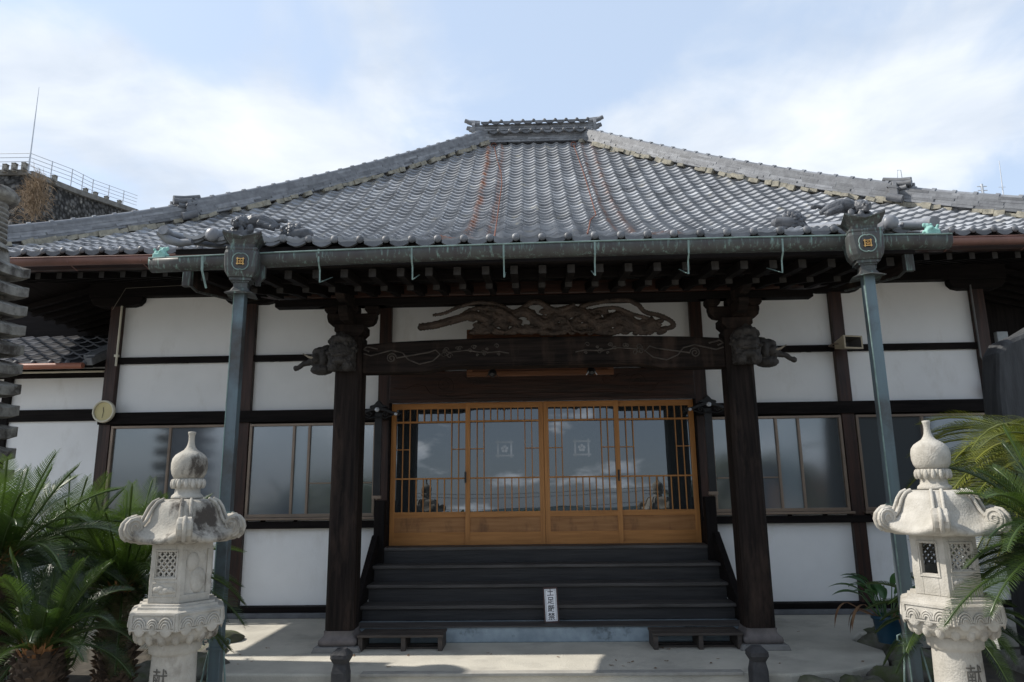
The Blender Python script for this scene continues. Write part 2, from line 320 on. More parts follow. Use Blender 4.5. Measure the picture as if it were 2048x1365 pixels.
m_ = MB(); m_.box(-5.9, 5.9, WY-.06, WY+.10, .06, .128); hp(m_, 'ground_sill', dark('x'), bevel=.006)
# wall plate and boat brackets
m_ = MB(); m_.box(-6.1, 6.1, WY-.09, WY+.12, 4.13, 4.42); hp(m_, 'wall_plate', dark('x'), bevel=.01)
for x in CX:
    q = [(-.36, 4.128), (-.35, 4.07), (-.30, 4.02), (-.22, 4.0), (.22, 4.0), (.30, 4.02), (.35, 4.07), (.36, 4.128)]
    m_ = MB(); m_.prism([(x+a_, b_) for a_, b_ in q], WY-.08, WY+.08); hp(m_, 'boat_bracket', dark('x'), bevel=.008)
# side and back walls of the hall
for sx in (-1, 1):
    m_ = MB(); m_.box(sx*5.74-.04, sx*5.74+.04, WY+.12, 16.8, .06, 4.3); hp(m_, 'side_wall', M_plaster)
    for y in (10.9, 12.75, 14.6, 16.6):
        m_ = MB(); m_.box(sx*5.74-.08, sx*5.74+.08, y-.08, y+.08, .06, 4.3); hp(m_, 'wall_column', dark('z'))
m_ = MB(); m_.box(-5.74, 5.74, 16.8, 16.88, .06, 4.3); hp(m_, 'back_wall', M_plaster)

# windows
def window(x0, x1, z0, z1, cuts, mats_, crossbars=()):
    f = MB(); y = WY-.055; t = .032
    f.box(x0, x1, y, WY+.03, z1-t, z1); f.box(x0, x1, y, WY+.03, z0, z0+t*1.3)
    f.box(x0, x0+t, y, WY+.03, z0+t*1.3, z1-t); f.box(x1-t, x1, y, WY+.03, z0+t*1.3, z1-t)
    for c in cuts: f.box(c-.016, c+.016, y+.006, WY+.0, z0+t*1.3, z1-t)
    xs = [x0+t]+list(cuts)+[x1-t]
    for i in range(len(xs)-1):
        for zb in crossbars:
            if i in zb[1]: f.box(xs[i]+.016, xs[i+1]-.016, y+.02, WY-.01, zb[0]-.009, zb[0]+.009)
    w_ = hp(f, 'window', M_frame, bevel=.003)
    for i in range(len(xs)-1):
        p = MB(); p.box(xs[i]+.004, xs[i+1]-.004, WY-.02, WY-.012, z0+t*1.3, z1-t); p.build('pane', mats_[i % len(mats_)], w_)
    b_ = MB(); b_.box(x0-.03, x1+.03, WY-.11, WY-.02, z0-.03, z0-.002); b_.build('window_sill', M_frame, w_, bevel=.004)
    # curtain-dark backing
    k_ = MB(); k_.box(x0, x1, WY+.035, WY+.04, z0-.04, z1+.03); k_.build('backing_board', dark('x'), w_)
window(-5.625, -3.975, 1.20, 2.385, [-4.84], [M_frost3, M_frost])
window(-3.79, -2.14, 1.20, 2.385, [-3.21, -3.01], [M_frost, M_frost2, M_frost3], [(1.62, (2,))])
window(2.14, 3.79, 1.20, 2.385, [2.42, 2.97, 3.25], [M_frost3, M_frost, M_frost2, M_frost3], [(1.62, (0, 1))])
window(3.975, 5.625, 1.20, 2.385, [4.8], [M_frost3, M_frost])

# door lintel with carved scroll
m_ = MB(); m_.box(-1.97, 1.97, WY-.10, WY+.08, 2.64, 3.03); lint = hp(m_, 'door_lintel', rail_wood('x'), bevel=.012)
m_ = MB(); m_.box(-1.97, 1.97, WY-.115, WY-.101, 2.62, 2.665); m_.build('lower_moulding', rail_wood('x'), lint, bevel=.003)
def scroll(cx_, cz, r, turns, y, sx=1, tail=None, th=.006, M=None, n=34):
    pts = []
    for i in range(n):
        t = i/(n-1); a_ = t*turns*2*PI; rr = r*(1-.82*t); pts.append((cx_+sx*rr*math.cos(a_), y, cz+rr*math.sin(a_)))
    if tail: pts = [(p[0], y, p[1]) for p in tail]+pts
    return pts
for sx in (-1, 1):
    m_ = MB()
    m_.tube(scroll(sx*1.25, 2.845, .11, 1.6, WY-.102, -sx, [(sx*1.92, 2.82), (sx*1.75, 2.80), (sx*1.62, 2.86), (sx*1.50, 2.83), (sx*1.44, 2.74), (sx*1.30, 2.70), (sx*1.13, 2.75)]), .006, 6, flat=.8)
    m_.tube(scroll(sx*.85, 2.87, .08, 1.4, WY-.102, sx, [(sx*1.10, 2.93), (sx*1.0, 2.96)]), .005, 6)
    m_.tube([(sx*1.3, WY-.102, 2.70), (sx*1.1, WY-.102, 2.695), (sx*.9, WY-.102, 2.72), (0, WY-.102, 2.72)], .006, 6)
    m_.build('carved_scroll', rail_wood('x'), lint)
# door jamb boards and track
m_ = MB()
for sx in (-1, 1): m_.box(min(sx*1.955, sx*1.972), max(sx*1.955, sx*1.972), WY-.06, WY+.08, .83, 2.62)
m_.box(-1.955, 1.955, WY-.09, WY+.1, .795, .828); hp(m_, 'door_frame', dark('x'))
# sliding doors
DX = [-1.95, -.955, .018, .955, 1.95]
def door(x0, x1, y, crest):
    f = MB(); st = .062; zb, zt = .83, 2.62
    f.box(x0, x0+st, y, y+.035, zb, zt); f.box(x1-st, x1, y, y+.035, zb, zt)
    f.m = 1; a0, a1 = x0+st, x1-st
    for z0, z1 in ((zb, .995), (1.175, 1.244), (1.648, 1.668), (2.366, 2.39), (2.546, zt)): f.box(a0-.001, a1+.001, y+.003, y+.032, z0+.0005, z1-.0005)
    d = hp(f, 'sliding_door', [M_door('z'), M_door('x')], bevel=.002)
    p = MB(); p.box(a0, a1, y+.014, y+.022, .995, 1.175); p.build('kick_panel', wood('kick_board', (.40, .19, .065), (.28, .12, .035), 'x', rough=.5, bump=.1, c3=(.13, .055, .02), c3r=(.52, .75), c3s=4.0, c3st=(1.5, 1, .6)), d)
    gl = MB(); gl.prism([(y+.017, 1.240), (y+.019, 1.240), (y+.046, 2.55), (y+.044, 2.55)], a0, a1, 'yz'); g_ = gl.build('pane', M_glass, d)
    l_ = MB(); w_ = a1-a0
    nb = 10
    for i in range(1, nb):
        x = a0+w_*i/nb
        l_.box(x-.0068, x+.0068, y+.004, y+.016, 1.244, 1.648); l_.box(x-.0068, x+.0068, y+.004, y+.016, 2.39, 2.546)
    for fr in (.1, .2, .8, .9):
        if fr in (.2, .8) or True: l_.box(a0+w_*fr-.0062, a0+w_*fr+.0062, y+.006, y+.016, 1.668, 2.366)
    l_.box(a0, a0+w_*.2-.005, y+.005, y+.017, 2.022, 2.032); l_.box(a1-w_*.2+.005, a1, y+.005, y+.017, 2.022, 2.032)
    # dark upper backing pane strip
    l_.build('lattice', M_door('z'), d)
    if crest:
        cxx, cz = (a0+a1)/2, 2.02; k = MB(); yy = y+.032; e = .085
        for q in (-1, 1):
            k.box(cxx-e-.03, cxx+e+.03, yy-.0015, yy, cz+q*e-.011, cz+q*e+.011); k.box(cxx+q*e-.011, cxx+q*e+.011, yy-.003, yy-.0015, cz-e-.03, cz+e+.03)
        for i in range(5):
            t = PI/2+i*2*PI/5; k.lathe([(.001, 0), (.02, 0), (.02, .0015)], n=12, smooth=False, M=Matrix.Translation((cxx+.03*math.cos(t), yy, cz+.03*math.sin(t))) @ Matrix.Rotation(PI/2, 4, 'X'), caps=True)
        k.build('etched_crest', glass_mat('etched_glass', (.03, .036, .04), .095, .06), g_)
    return d
d1 = door(DX[0], DX[1]+.03, WY-.005, False); d2 = door(DX[1]-.03, DX[2], WY-.045, True); d3 = door(DX[2]+.004, DX[3]+.03, WY-.045, True); d4 = door(DX[3]-.03, DX[4], WY-.005, False)
for d_, x in ((d1, DX[1]-.028), (d4, DX[3]+.0)):
    m_ = MB(); m_.box(x-.012, x+.012, WY-.056, WY-.044, 1.60, 1.74); h_ = m_.build('handle', M_blackp, d2 if d_ is d1 else d3, bevel=.003)
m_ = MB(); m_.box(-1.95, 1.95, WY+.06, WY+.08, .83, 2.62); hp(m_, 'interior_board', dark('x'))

# wooden stair
st = MB(); steps = [(8.70, .845), (8.43, .668), (8.16, .49), (7.89, .312)]
stair = hp((lambda m_: (m_.box(-1.99, 1.99, 8.70, WY-.07, .805, .845), m_)[1])(MB()), 'staircase', M_tread, bevel=.006)
for i, (y, z) in enumerate(steps):
    yb = steps[i-1][0] if i else None
    if i:
        m_ = MB(); m_.box(-2.0, 2.0, y-.02, yb+.02, z-.035, z); m_.build('tread', M_tread, stair, bevel=.005)
    m_ = MB(); zl = steps[i+1][1] if i < 3 else .16
    m_.box(-1.985, 1.985, y+.012, y+.035, zl, z-.037); m_.build('riser', M_stair, stair)
for sx in (-1, 1):
    m_ = MB(); x0, x1 = (2.0, 2.075); q = [(8.76, 1.0), (8.66, .99), (7.80, .30), (7.78, .145), (8.0, .145), (8.76, .72)]
    m_.prism(q, sx*x0, sx*x1, 'yz'); m_.build('stringer', dark('y'), stair, bevel=.006)
    m_ = MB(); m_.box(min(sx*1.93, sx*2.06), max(sx*1.93, sx*2.06), 8.67, 8.80, 0.15, 1.40); m_.build('newel_post', dark('z'), stair, bevel=.008)
    m_ = MB(); m_.box(min(sx*1.95, sx*2.04), max(sx*1.95, sx*2.04), 8.80, 8.97, 0.15, 1.10); m_.build('side_board', dark('z'), stair)
m_ = MB(); m_.box(-2.16, 2.16, 7.56, 8.9, 0.0, .15); hp(m_, 'mortar_step', M_kerb, bevel=.012)
m_ = MB(); m_.box(-2.17, 2.17, 7.54, 7.80, .150, .162); hp(m_, 'step_board', M_tread, bevel=.003)

# ---------------------------------------------------------------- porch frame
for sx in (-1, 1):
    cx_, cy_ = sx*2.055, 7.37; h_ = .140; c_ = .03
    oct_ = [(-h_+c_, -h_), (h_-c_, -h_), (h_, -h_+c_), (h_, h_-c_), (h_-c_, h_), (-h_+c_, h_), (-h_, h_-c_), (-h_, -h_+c_)]
    m_ = MB(); m_.prism([(cx_+p, cy_+q) for p, q in oct_], .17, 3.14, 'xy'); post = hp(m_, 'porch_post', post_wood('z'), bevel=.008)
    # waisted base and flat pad stone
    m_ = MB(); sq = lambda t, z: 1/max(abs(math.cos(t)), abs(math.sin(t)))**.85
    m_.lathe([(.150, .185), (.148, .165), (.152, .145), (.165, .125), (.19, .108), (.196, .085), (.19, .06), (.17, .045)], cx_, cy_, 32, sq)
    m_.build('base_stone', mat('base_stone', (.16, .14, .135), (.10, .09, .088), rough=.85, scale=7, bump=.4), post)
    m_ = MB(); m_.prism([(cx_-.235, .0), (cx_+.235, .0), (cx_+.215, .05), (cx_-.215, .05)], cy_-.23, cy_+.23); m_.build('pad_stone', mat('pad_stone', (.22, .215, .21), (.16, .157, .15), rough=.9, scale=5, bump=.3), post, bevel=.006)
    # bracket set
    bk = MB()
    bk.prism([(cx_-.10, 3.14), (cx_+.10, 3.14), (cx_+.16, 3.20), (cx_+.16, 3.27), (cx_-.16, 3.27), (cx_-.16, 3.20)], cy_-.14, cy_+.14)
    def arm(half, z0, z1, y0, y1):
        q = [(-half, z1), (-half, z0+.10), (-half+.015, z0+.045), (-half+.05, z0+.012), (-half+.10, z0), (half-.10, z0), (half-.05, z0+.012), (half-.015, z0+.045), (half, z0+.10), (half, z1)]
        bk.prism([(cx_+a_, b_) for a_, b_ in q], y0, y1)
    arm(.27, 3.272, 3.41, cy_-.055, cy_+.055)
    for o_ in (-.22, 0, .22): bk.prism([(cx_+o_-.05, 3.412), (cx_+o_+.05, 3.412), (cx_+o_+.075, 3.445), (cx_+o_+.075, 3.49), (cx_+o_-.075, 3.49), (cx_+o_-.075, 3.445)], cy_-.075, cy_+.075)
    bk.prism([(cx_-.62, 3.575), (cx_-.55, 3.545), (cx_-.46, 3.50), (cx_-.36, 3.492), (cx_+.36, 3.492), (cx_+.46, 3.50), (cx_+.55, 3.545), (cx_+.62, 3.575)], cy_-.06, cy_+.06)
    bk.prism([(cy_-.42, 3.41), (cy_-.40, 3.33), (cy_-.32, 3.275), (cy_+.42, 3.275), (cy_+.42, 3.41)], cx_-.05, cx_+.05, 'yz')
    bk.prism([(cy_-.62, 3.57), (cy_-.58, 3.50), (cy_-.48, 3.445), (cy_-.1, 3.445), (cy_-.1, 3.57)], cx_-.045, cx_+.045, 'yz')
    hp(bk, 'bracket_set', post_wood('x'), bevel=.008)
    # rainbow tie back to the wall
    m_ = MB(); m_.prism([(7.50, 3.02), (7.50, 2.80), (8.0, 2.90), (8.6, 3.02), (9.0, 3.05), (9.0, 3.25), (8.5, 3.24), (7.9, 3.14)], cx_-.08, cx_+.08, 'yz'); hp(m_, 'shrimp_beam', dark('y'), bevel=.015)

# carved rainbow beam
bq = []
for i in range(13):
    x = -1.92+3.84*i/12; bq.append((x, 3.055+.05*math.sin(PI*i/12)**.6))
lo = [(1.92, 2.745), (1.25, 2.745), (1.15, 2.765), (1.0, 2.79), (-1.0, 2.79), (-1.15, 2.765), (-1.25, 2.745), (-1.92, 2.745)]
m_ = MB(); m_.prism(bq+lo, 7.27, 7.47); beam = hp(m_, 'carved_beam', post_wood('x'), bevel=.02)
m_ = MB(); m_.tube([(-1.2, 7.268, 2.79), (-1.08, 7.268, 2.825), (1.08, 7.268, 2.825), (1.2, 7.268, 2.79)], .008, 6); m_.tube([(-1.15, 7.266, 2.77), (-1.05, 7.266, 2.80), (1.05, 7.266, 2.80), (1.15, 7.266, 2.77)], .006, 6)
m_.build('lower_moulding', post_wood('x'), beam)
for sx in (-1, 1):
    m_ = MB(); y = 7.266
    m_.tube(scroll(sx*1.60, 2.90, .055, 1.8, y, -sx, [(sx*1.90, 2.955), (sx*1.82, 2.93), (sx*1.72, 2.955), (sx*1.60, 2.985), (sx*1.48, 2.955), (sx*1.42, 2.88), (sx*1.30, 2.83), (sx*1.16, 2.86), (sx*1.08, 2.93), (sx*1.13, 2.98), (sx*1.20, 2.955)][:-1]+[(sx*1.20, 2.955)]), .008, 6)
    rr = random.Random(3)
    for k in range(16):
        cxk = sx*(1.25-.9*rr.random()); czk = 2.96+.05*rr.uniform(-1, 1); r_ = rr.uniform(.015, .035)
        m_.tube(scroll(cxk, czk, r_, 1.2, y, rr.choice((-1, 1)), n=14), .005, 5)
    m_.tube([(sx*1.0, y, 2.95), (sx*.8, y, 2.97), (sx*.62, y, 2.94), (sx*.45, y, 2.95), (sx*.35, y, 2.93)], .007, 6)
    m_.tube([(sx*1.75, y, 3.0), (sx*1.86, y, 3.03), (sx*1.90, y, 3.0), (sx*1.84, y, 2.975)], .01, 6)
    m_.build('carved_scroll', mat('pale_carving', (.095, .08, .07), (.04, .033, .028), rough=.8, scale=12), beam)  # scrolls coloured paler than the beam

# porch purlin with upswept ends, and eave structure
qt = [(-3.16, 3.72), (-3.16, 3.66), (-3.0, 3.625), (-2.75, 3.60), (-2.45, 3.585), (2.45, 3.585), (2.75, 3.60), (3.0, 3.625), (3.16, 3.66), (3.16, 3.72)]
m_ = MB(); m_.prism([(a_, b_-.01 if abs(a_) < 2.5 else b_) for a_, b_ in qt], 7.27, 7.47); hp(m_, 'porch_purlin', rail_wood('x'), bevel=.01)
m_ = MB(); m_.box(-2.9, 2.9, 7.30, 7.44, 3.492, 3.573); hp(m_, 'lower_purlin', dark('x'), bevel=.008)

# ---------------------------------------------------------------- roof surface
K = np.array([(7.3, 4.14), (7.5, 4.22), (8.13, 4.53), (8.92, 5.0), (9.93, 5.68), (10.73, 6.31), (11.74, 7.15), (13.0, 8.28)])
PF = np.polyfit(K[:, 0], K[:, 1], 4)
def rzv(y):
    y = np.asarray(y, dtype=float); a = np.polyval(PF, np.maximum(y, 7.55)); z0 = np.polyval(PF, 7.55)
    return np.where(y >= 7.55, a, z0-(7.55-y)*.345)
def rz(y): return float(rzv(y))
YE, YM, YR = 5.74, 7.45, 13.0
def hipx(y): return .92+(YR-y)*1.164
ys = np.linspace(YE, YR, 1500); zs = rzv(ys); ss = np.concatenate([[0], np.cumsum(np.hypot(np.diff(ys), np.diff(zs)))])
def Pos(s_):
    y = float(np.interp(s_, ss, ys)); return y, rz(y), math.atan((rz(y+.02)-rz(y-.02))/.04)
TW, EX = .2255, .178
NX = 9
def prof_x(a_):
    if a_ < .72: return -.023*math.sin(PI*a_/.72)
    return .017*math.sin(PI*(a_-.72)/.28)
XS = [0, .12, .25, .38, .52, .66, .72, .79, .86, .93, 1.0]
T = MB(); rng = random.Random(5)
rows = int(ss[-1]/EX)+1
X0 = .03   # column offset
PWID = 3.27
def add_tile(mb, xa, j, cl, s0, lift=0.0, mp=None):
    y0, z0, th = Pos(s0); y1, z1, th1 = Pos(min(s0+EX+.02, ss[-1])); n0 = (-math.sin(th), math.cos(th)); n1 = (-math.sin(th1), math.cos(th1))
    jit = rng.uniform(-.004, .004); jx = rng.uniform(-.002, .002)
    A, B, D = [], [], []
    for a_ in XS:
        x = xa+a_*TW+jx; h = prof_x(a_)
        h0 = h+.057+jit+lift; h1 = h+.022+lift
        def clp(x_, y_):
            lim = cl(y_); return max(-lim, min(lim, x_))
        up_x = lambda y: (.05 if x < 0 else .012)*min(1.2, abs(x)/2.6)**3*max(0, (7.2-y)/1.5) if y < 7.2 else 0
        h0 += up_x(y0); h1 += up_x(y1)
        p = (clp(x, y0), y0+n0[0]*h0, z0+n0[1]*h0); q = (clp(x, y1), y1+n1[0]*h1, z1+n1[1]*h1); r_ = (p[0], y0+n0[0]*(h0-.026), z0+n0[1]*(h0-.033))
        if mp: p, q, r_ = mp(p), mp(q), mp(r_)
        A.append(p); B.append(q); D.append(r_)
    k = len(XS); mb.tint = min(1, max(0, rng.gauss(.5, .22)))
    mb.add(A+B, [(i, i+1, k+i+1, k+i) for i in range(k-1)], True)
    mb.add(D+A, [(i, i+1, k+i+1, k+i) for i in range(k-1)], True)
for j in range(rows):
    s0 = j*EX; y0 = Pos(s0)[0]
    for i in range(-34, 34):
        xa = X0+i*TW
        if y0 < YM-.03:
            if xa < -PWID or xa+TW > PWID: continue
            add_tile(T, xa, j, lambda y: 99, s0)
        else:
            if min(abs(xa), abs(xa+TW)) > hipx(y0): continue
            add_tile(T, xa, j, lambda y: hipx(y), s0)
roof = hp(T, 'roof', M_tile)
tag(roof, 'curved grey tile roof with rust streaks')
# eave-end tiles: domed caps and crescent lips
def eave_ends(xlist, y, zin, mb, r_=.036):
    for x in xlist:
        z = zin+((.05 if x+TW/2 < 0 else .012)*min(1.2, abs(x+TW/2)/2.6)**3 if y < 6 else 0)
        mb.tint = rng.random(); mb.ball((x+TW*.86, y-.012, z+.036), r_, (1, .62, 1), 12)
        pts = []
        for a_ in [k/8*.72 for k in range(9)]: pts.append((x+a_*TW+.004, z+.042+prof_x(a_)))
        low = [(p, q-.040-.008*math.sin(PI*i/8)) for i, (p, q) in enumerate(pts)]
        mb.prism(pts+low[::-1], y-.012, y+.02)
e = MB(); y0, z0, th = Pos(0)
eave_ends([X0+i*TW for i in range(-34, 34) if X0+i*TW >= -PWID and X0+(i+1)*TW <= PWID], y0, z0, e); e.build('eave_tile_row', mat('eave_tile', (.15, .155, .165), (.10, .105, .115), rough=.5, scale=8, tint=.3), roof)
e = MB(); jm = next(j for j in range(rows) if Pos(j*EX)[0] >= YM-.03); y0, z0, th = Pos(jm*EX)
xm = [X0+i*TW for i in range(-34, 34) if abs(X0+i*TW+TW/2) < hipx(y0)-.1]
eave_ends([x for x in xm if x < -PWID], y0, z0, e); e.build('eave_tile_row', MATS['eave_tile'], roof)
e = MB(); eave_ends([x for x in xm if x+TW > PWID], y0, z0, e); e.build('eave_tile_row', MATS['eave_tile'], roof)
YM2, ZM2 = y0, z0
# side and back slopes (tile rows as one corrugated sheet)
sd_ = MB(); sd_.smooth = True
def side_sheet(fn, ny=29, nx=60):
    for j in range(ny):
        ya = YM2+(YR-YM2)*j/ny; yb = YM2+(YR-YM2)*(j+1)/ny; vs = []
        for yy, lift in ((ya, .05), (yb, .022)):
            for i in range(nx+1):
                vs.append(fn(i/nx, yy, rz(yy)+lift+.02*math.sin(i/nx*2*PI*nx/4)))
        sd_.add(vs, [(i, i+1, nx+2+i, nx+1+i) for i in range(nx)], True)
YB = 2*YR-YM2
for sx in (-1, 1): side_sheet(lambda t, y, z, sx=sx: (sx*hipx(y), y+(2*YR-2*y)*t, z))
side_sheet(lambda t, y, z: (-hipx(y)+2*hipx(y)*t, 2*YR-y, z))
sd_.build('rear_slopes', M_tile, roof)
# roof boarding under the tiles (dark, gives the eave its thickness)
bd = MB()
def boarding(x0f, y0, y1, n_, th_=.05, top=.0):
    ysn = [y0+(y1-y0)*i/n_ for i in range(n_+1)]
    for i in range(n_):
        a0, a1 = ysn[i], ysn[i+1]; xa, xb = x0f(a0), x0f(a1); za, zb = rz(a0)+top, rz(a1)+top
        vs = [(-xa, a0, za), (xa, a0, za), (xb, a1, zb), (-xb, a1, zb), (-xa, a0, za-th_), (xa, a0, za-th_), (xb, a1, zb-th_), (-xb, a1, zb-th_)]
        bd.add(vs, [(0, 1, 2, 3), (7, 6, 5, 4), (0, 4, 5, 1), (2, 6, 7, 3), (0, 3, 7, 4), (1, 5, 6, 2)], False)
boarding(lambda y: 3.22, YE+.03, YM2+.1, 5); boarding(lambda y: hipx(y)-.05, YM2+.03, YR, 10)
bd.build('roof_boarding', dark('x'), roof)

# stacked ridge builder: courses of flat tiles with round caps
def ridge(path, width, courses, ch, cap_r, name, seed=1, base_off=.0, mortar=True, blk=.27):
    rg = random.Random(seed); path = [Vector(p) for p in path]
    cum = [0]
    for i in range(1, len(path)): cum.append(cum[-1]+(path[i]-path[i-1]).length)
    def P(s_):
        s_ = max(0, min(cum[-1], s_))
        for i in range(1, len(path)):
            if s_ <= cum[i]: t = (s_-cum[i-1])/(cum[i]-cum[i-1]); return path[i-1].lerp(path[i], t)
        return path[-1]
    mb = MB(); mb.tint = .35; nc = 24
    for i in range(nc): mb.bar(P(cum[-1]*i/nc)+Vector((0, 0, base_off+ch*courses/2)), P(cum[-1]*(i+1)/nc)+Vector((0, 0, base_off+ch*courses/2)), width-.028, ch*courses-.012)
    for k in range(courses):
        s_ = -rg.random()*blk; w_ = width-.010*k+(.012 if k == courses-1 else 0)
        while s_ < cum[-1]:
            a_ = P(max(0, s_)); b_ = P(min(cum[-1], s_+blk))
            if (b_-a_).length > .03:
                d_ = (b_-a_).normalized(); mb.tint = min(1, max(0, rg.gauss(.5, .28)))
                off = Vector((0, 0, base_off+ch*(k+.5))); j = rg.uniform(-.003, .003)
                mb.bar(a_+d_*.0015+off, b_-d_*.0015+off, w_+j*3+(.008 if k % 2 else 0), ch-.006)
            s_ += blk*rg.uniform(.85, 1.1)
    o = mb.build(name, M_tile_dark, roof)
    cp = MB(); s_ = 0.0; z_ = base_off+ch*courses
    while s_ < cum[-1]-.03:
        a_ = P(s_); b_ = P(min(cum[-1], s_+.25)); d_ = (b_-a_).normalized(); cp.tint = rg.random()
        o_ = Vector((0, 0, z_+cap_r*.2)); cp.tube([a_+o_, b_+o_], cap_r, 12); cp.tube([a_+o_+Vector((0,0,.006)), a_+o_+d_*.045+Vector((0,0,.006))], cap_r*1.2, 12)
        s_ += .25
    cp.build('ridge_caps', mat('cap_tile', (.20, .21, .225), (.145, .15, .165), rough=.4, scale=8, tint=.25), o)
    if mortar:
        mo = MB(); n_ = max(6, int(cum[-1]/.12)); pa = [P(cum[-1]*i/n_)+Vector((0, 0, .012)) for i in range(n_+1)]
        for i in range(n_):
            if rg.random() < .82: mo.bar(pa[i]+Vector((0, 0, rg.uniform(-.02, .012))), pa[i+1]+Vector((0, 0, rg.uniform(-.02, .012))), width+.06+rg.uniform(-.06, .05), .075+rg.uniform(-.03, .012))
        mo.build('mortar_bed', M_mortar, o)
    return o
def hip_path(sx, ya, yb, n_=26, lift=.02): return [(sx*(hipx(y)), y, rz(y)+lift) for y in [ya+(yb-ya)*i/n_ for i in range(n_+1)]]
YS = 8.33     # where the upper ridge ends at its ornament
for sx in (-1, 1):
    ridge(hip_path(sx, YR-.05, 9.45), .24, 6, .040, .050, 'hip_ridge', 11+sx, base_off=.045)
    ridge(hip_path(sx, 9.45, YM2+.02, 12), .22, 5, .040, .046, 'lower_hip_ridge', 21+sx, base_off=.045)
    # far hips
    ridge([(sx*hipx(y), 2*YR-y, rz(y)+.02) for y in [YR-.05-(YR-YM2)*i/14*.98 for i in range(15)]], .25, 4, .045, .05, 'rear_hip_ridge', 31+sx, mortar=False)
# main ridge
zr0 = rz(YR)-.03
ridge([(-.98, YR, zr0), (1.10, YR, zr0)], .36, 4, .046, .001, 'main_ridge', 3, mortar=False)
ridge([(-1.20, YR, zr0+.27), (1.22, YR, zr0+.27)], .30, 3, .045, .05, 'main_ridge_top', 4, mortar=False)
m_ = MB()
for zz_, x0, x1, y_ in ((zr0+.215, -.88, .95, YR-.24), (zr0+.435, -1.05, 1.12, YR-.21)):
    i = 0; x = x0
    while x < x1-.1:
        eave_ends([x], y_, zz_-.04, m_, .035); m_.add([(x, y_, zz_), (x+TW, y_, zz_), (x+TW, YR, zz_+.07), (x, YR, zz_+.07)], [(0, 1, 2, 3)])
        x += .215
m_.build('ridge_eave_tiles', MATS['eave_tile'], roof)
for sx, xe in ((-1, -1.20), (1, 1.22)):
    m_ = MB()
    for dz, dl in ((.50, .26), (.43, .20), (.34, .22), (.26, .16)):
        for dy in (-.12, .12) if dz in (.43, .26) else (-.05,):
            m_.tube([(xe-sx*.12, YR+dy, zr0+dz), (xe+sx*(dl-.16), YR+dy, zr0+dz+.02), (xe+sx*(dl-.08), YR+dy, zr0+dz+.055)], .042, 10)
    m_.prism([(-.17, zr0+.16), (.17, zr0+.16), (.20, zr0+.38), (.12, zr0+.52), (-.12, zr0+.52), (-.20, zr0+.38)], xe-sx*.03, xe+sx*.03, 'yz', M=Matrix.Translation((0, YR, 0)))
    m_.build('ridge_end_ornament', M_orna if False else M_tile_dark, roof)
# ornaments where the hips change height
for sx in (-1, 1):
    y = 9.42; c = Vector((sx*hipx(y), y, rz(y)+.02)); d = (Vector((sx*hipx(y-.3), y-.3, rz(y-.3)))-Vector((sx*hipx(y), y, rz(y)))).normalized()
    side = d.cross(Vector((0, 0, 1))).normalized(); upv = Vector((0, 0, 1)); m_ = MB()
    for k, (so, uo, l0, l1) in enumerate(((0, .36, -.18, .20), (-.075, .30, -.05, .22), (.075, .30, -.05, .22), (-.08, .225, 0, .15), (.08, .225, 0, .15))):
        a_ = c+side*so+upv*uo+d*l0; b_ = c+side*so+upv*(uo+.045)+d*l1; m_.tube([a_, a_.lerp(b_, .6)-upv*.008, b_], [.040, .040, .046], 12)
    fr = Matrix((side, d, upv)).transposed().to_4x4(); fr.translation = c
    m_.prism([(-.20, .06), (.20, .06), (.17, .20), (.11, .33), (-.11, .33), (-.17, .20)], -.03, .03, 'xz', fr)
    m_.prism([(-.22, .20), (.22, .20), (.20, .235), (0, .28), (-.20, .235)], -.10, .06, 'xz', fr)
    for q in (-1, 1): m_.tube([fr @ Vector((q*.20, -.10, .06)), fr @ Vector((q*.20, .10, .05))], .055, 12); m_.prism([(q*.14, .08), (q*.22, .04), (q*.21, .24), (q*.13, .26)], -.07, .05, 'xz', fr)
    m_.build('hip_end_ornament', mat('ornament_grey', (.13, .135, .145), (.09, .093, .10), rough=.5, scale=9), roof, bevel=.006)
# porch verges: side ridge with big round end, upturned end tile
for sx in (-1, 1):
    m_ = MB(); xv = 2.95 if sx > 0 else -2.87
    pts = [(xv, y, rz(y)+.125*(max(.7, min(1, (7.6-y)/1.8)) if sx < 0 else .7)) for y in (5.72, 6.2, 6.7, 7.2, 7.6)]
    m_.tube(pts, .058, 12); m_.ball((xv, 5.70, rz(5.72)+(.12 if sx < 0 else .09)), .064, (1, .6, 1), 16)
    pts = [(sx*(PWID+.02), y, rz(y)+.05+q*(1 if sx < 0 else .35)) for y, q in ((5.66, .13), (5.76, .085), (5.95, .06), (6.4, .03), (7.0, 0), (7.45, 0))]
    m_.tube(pts, [.044, .046, .048, .048, .048, .048], 12)
    m_.tube([(sx*(PWID-.22), 5.72, rz(5.72)+.065), (sx*(PWID-.10), 5.73, rz(5.72)+.06), (sx*(PWID-.0), 5.72, rz(5.72)+(.09 if sx < 0 else .06)), (sx*(PWID+.06), 5.70, rz(5.72)+(.16 if sx < 0 else .07))], [.03, .035, .04, .045], 10)
    m_.build('verge_ridge', MATS['cap_tile'], roof)
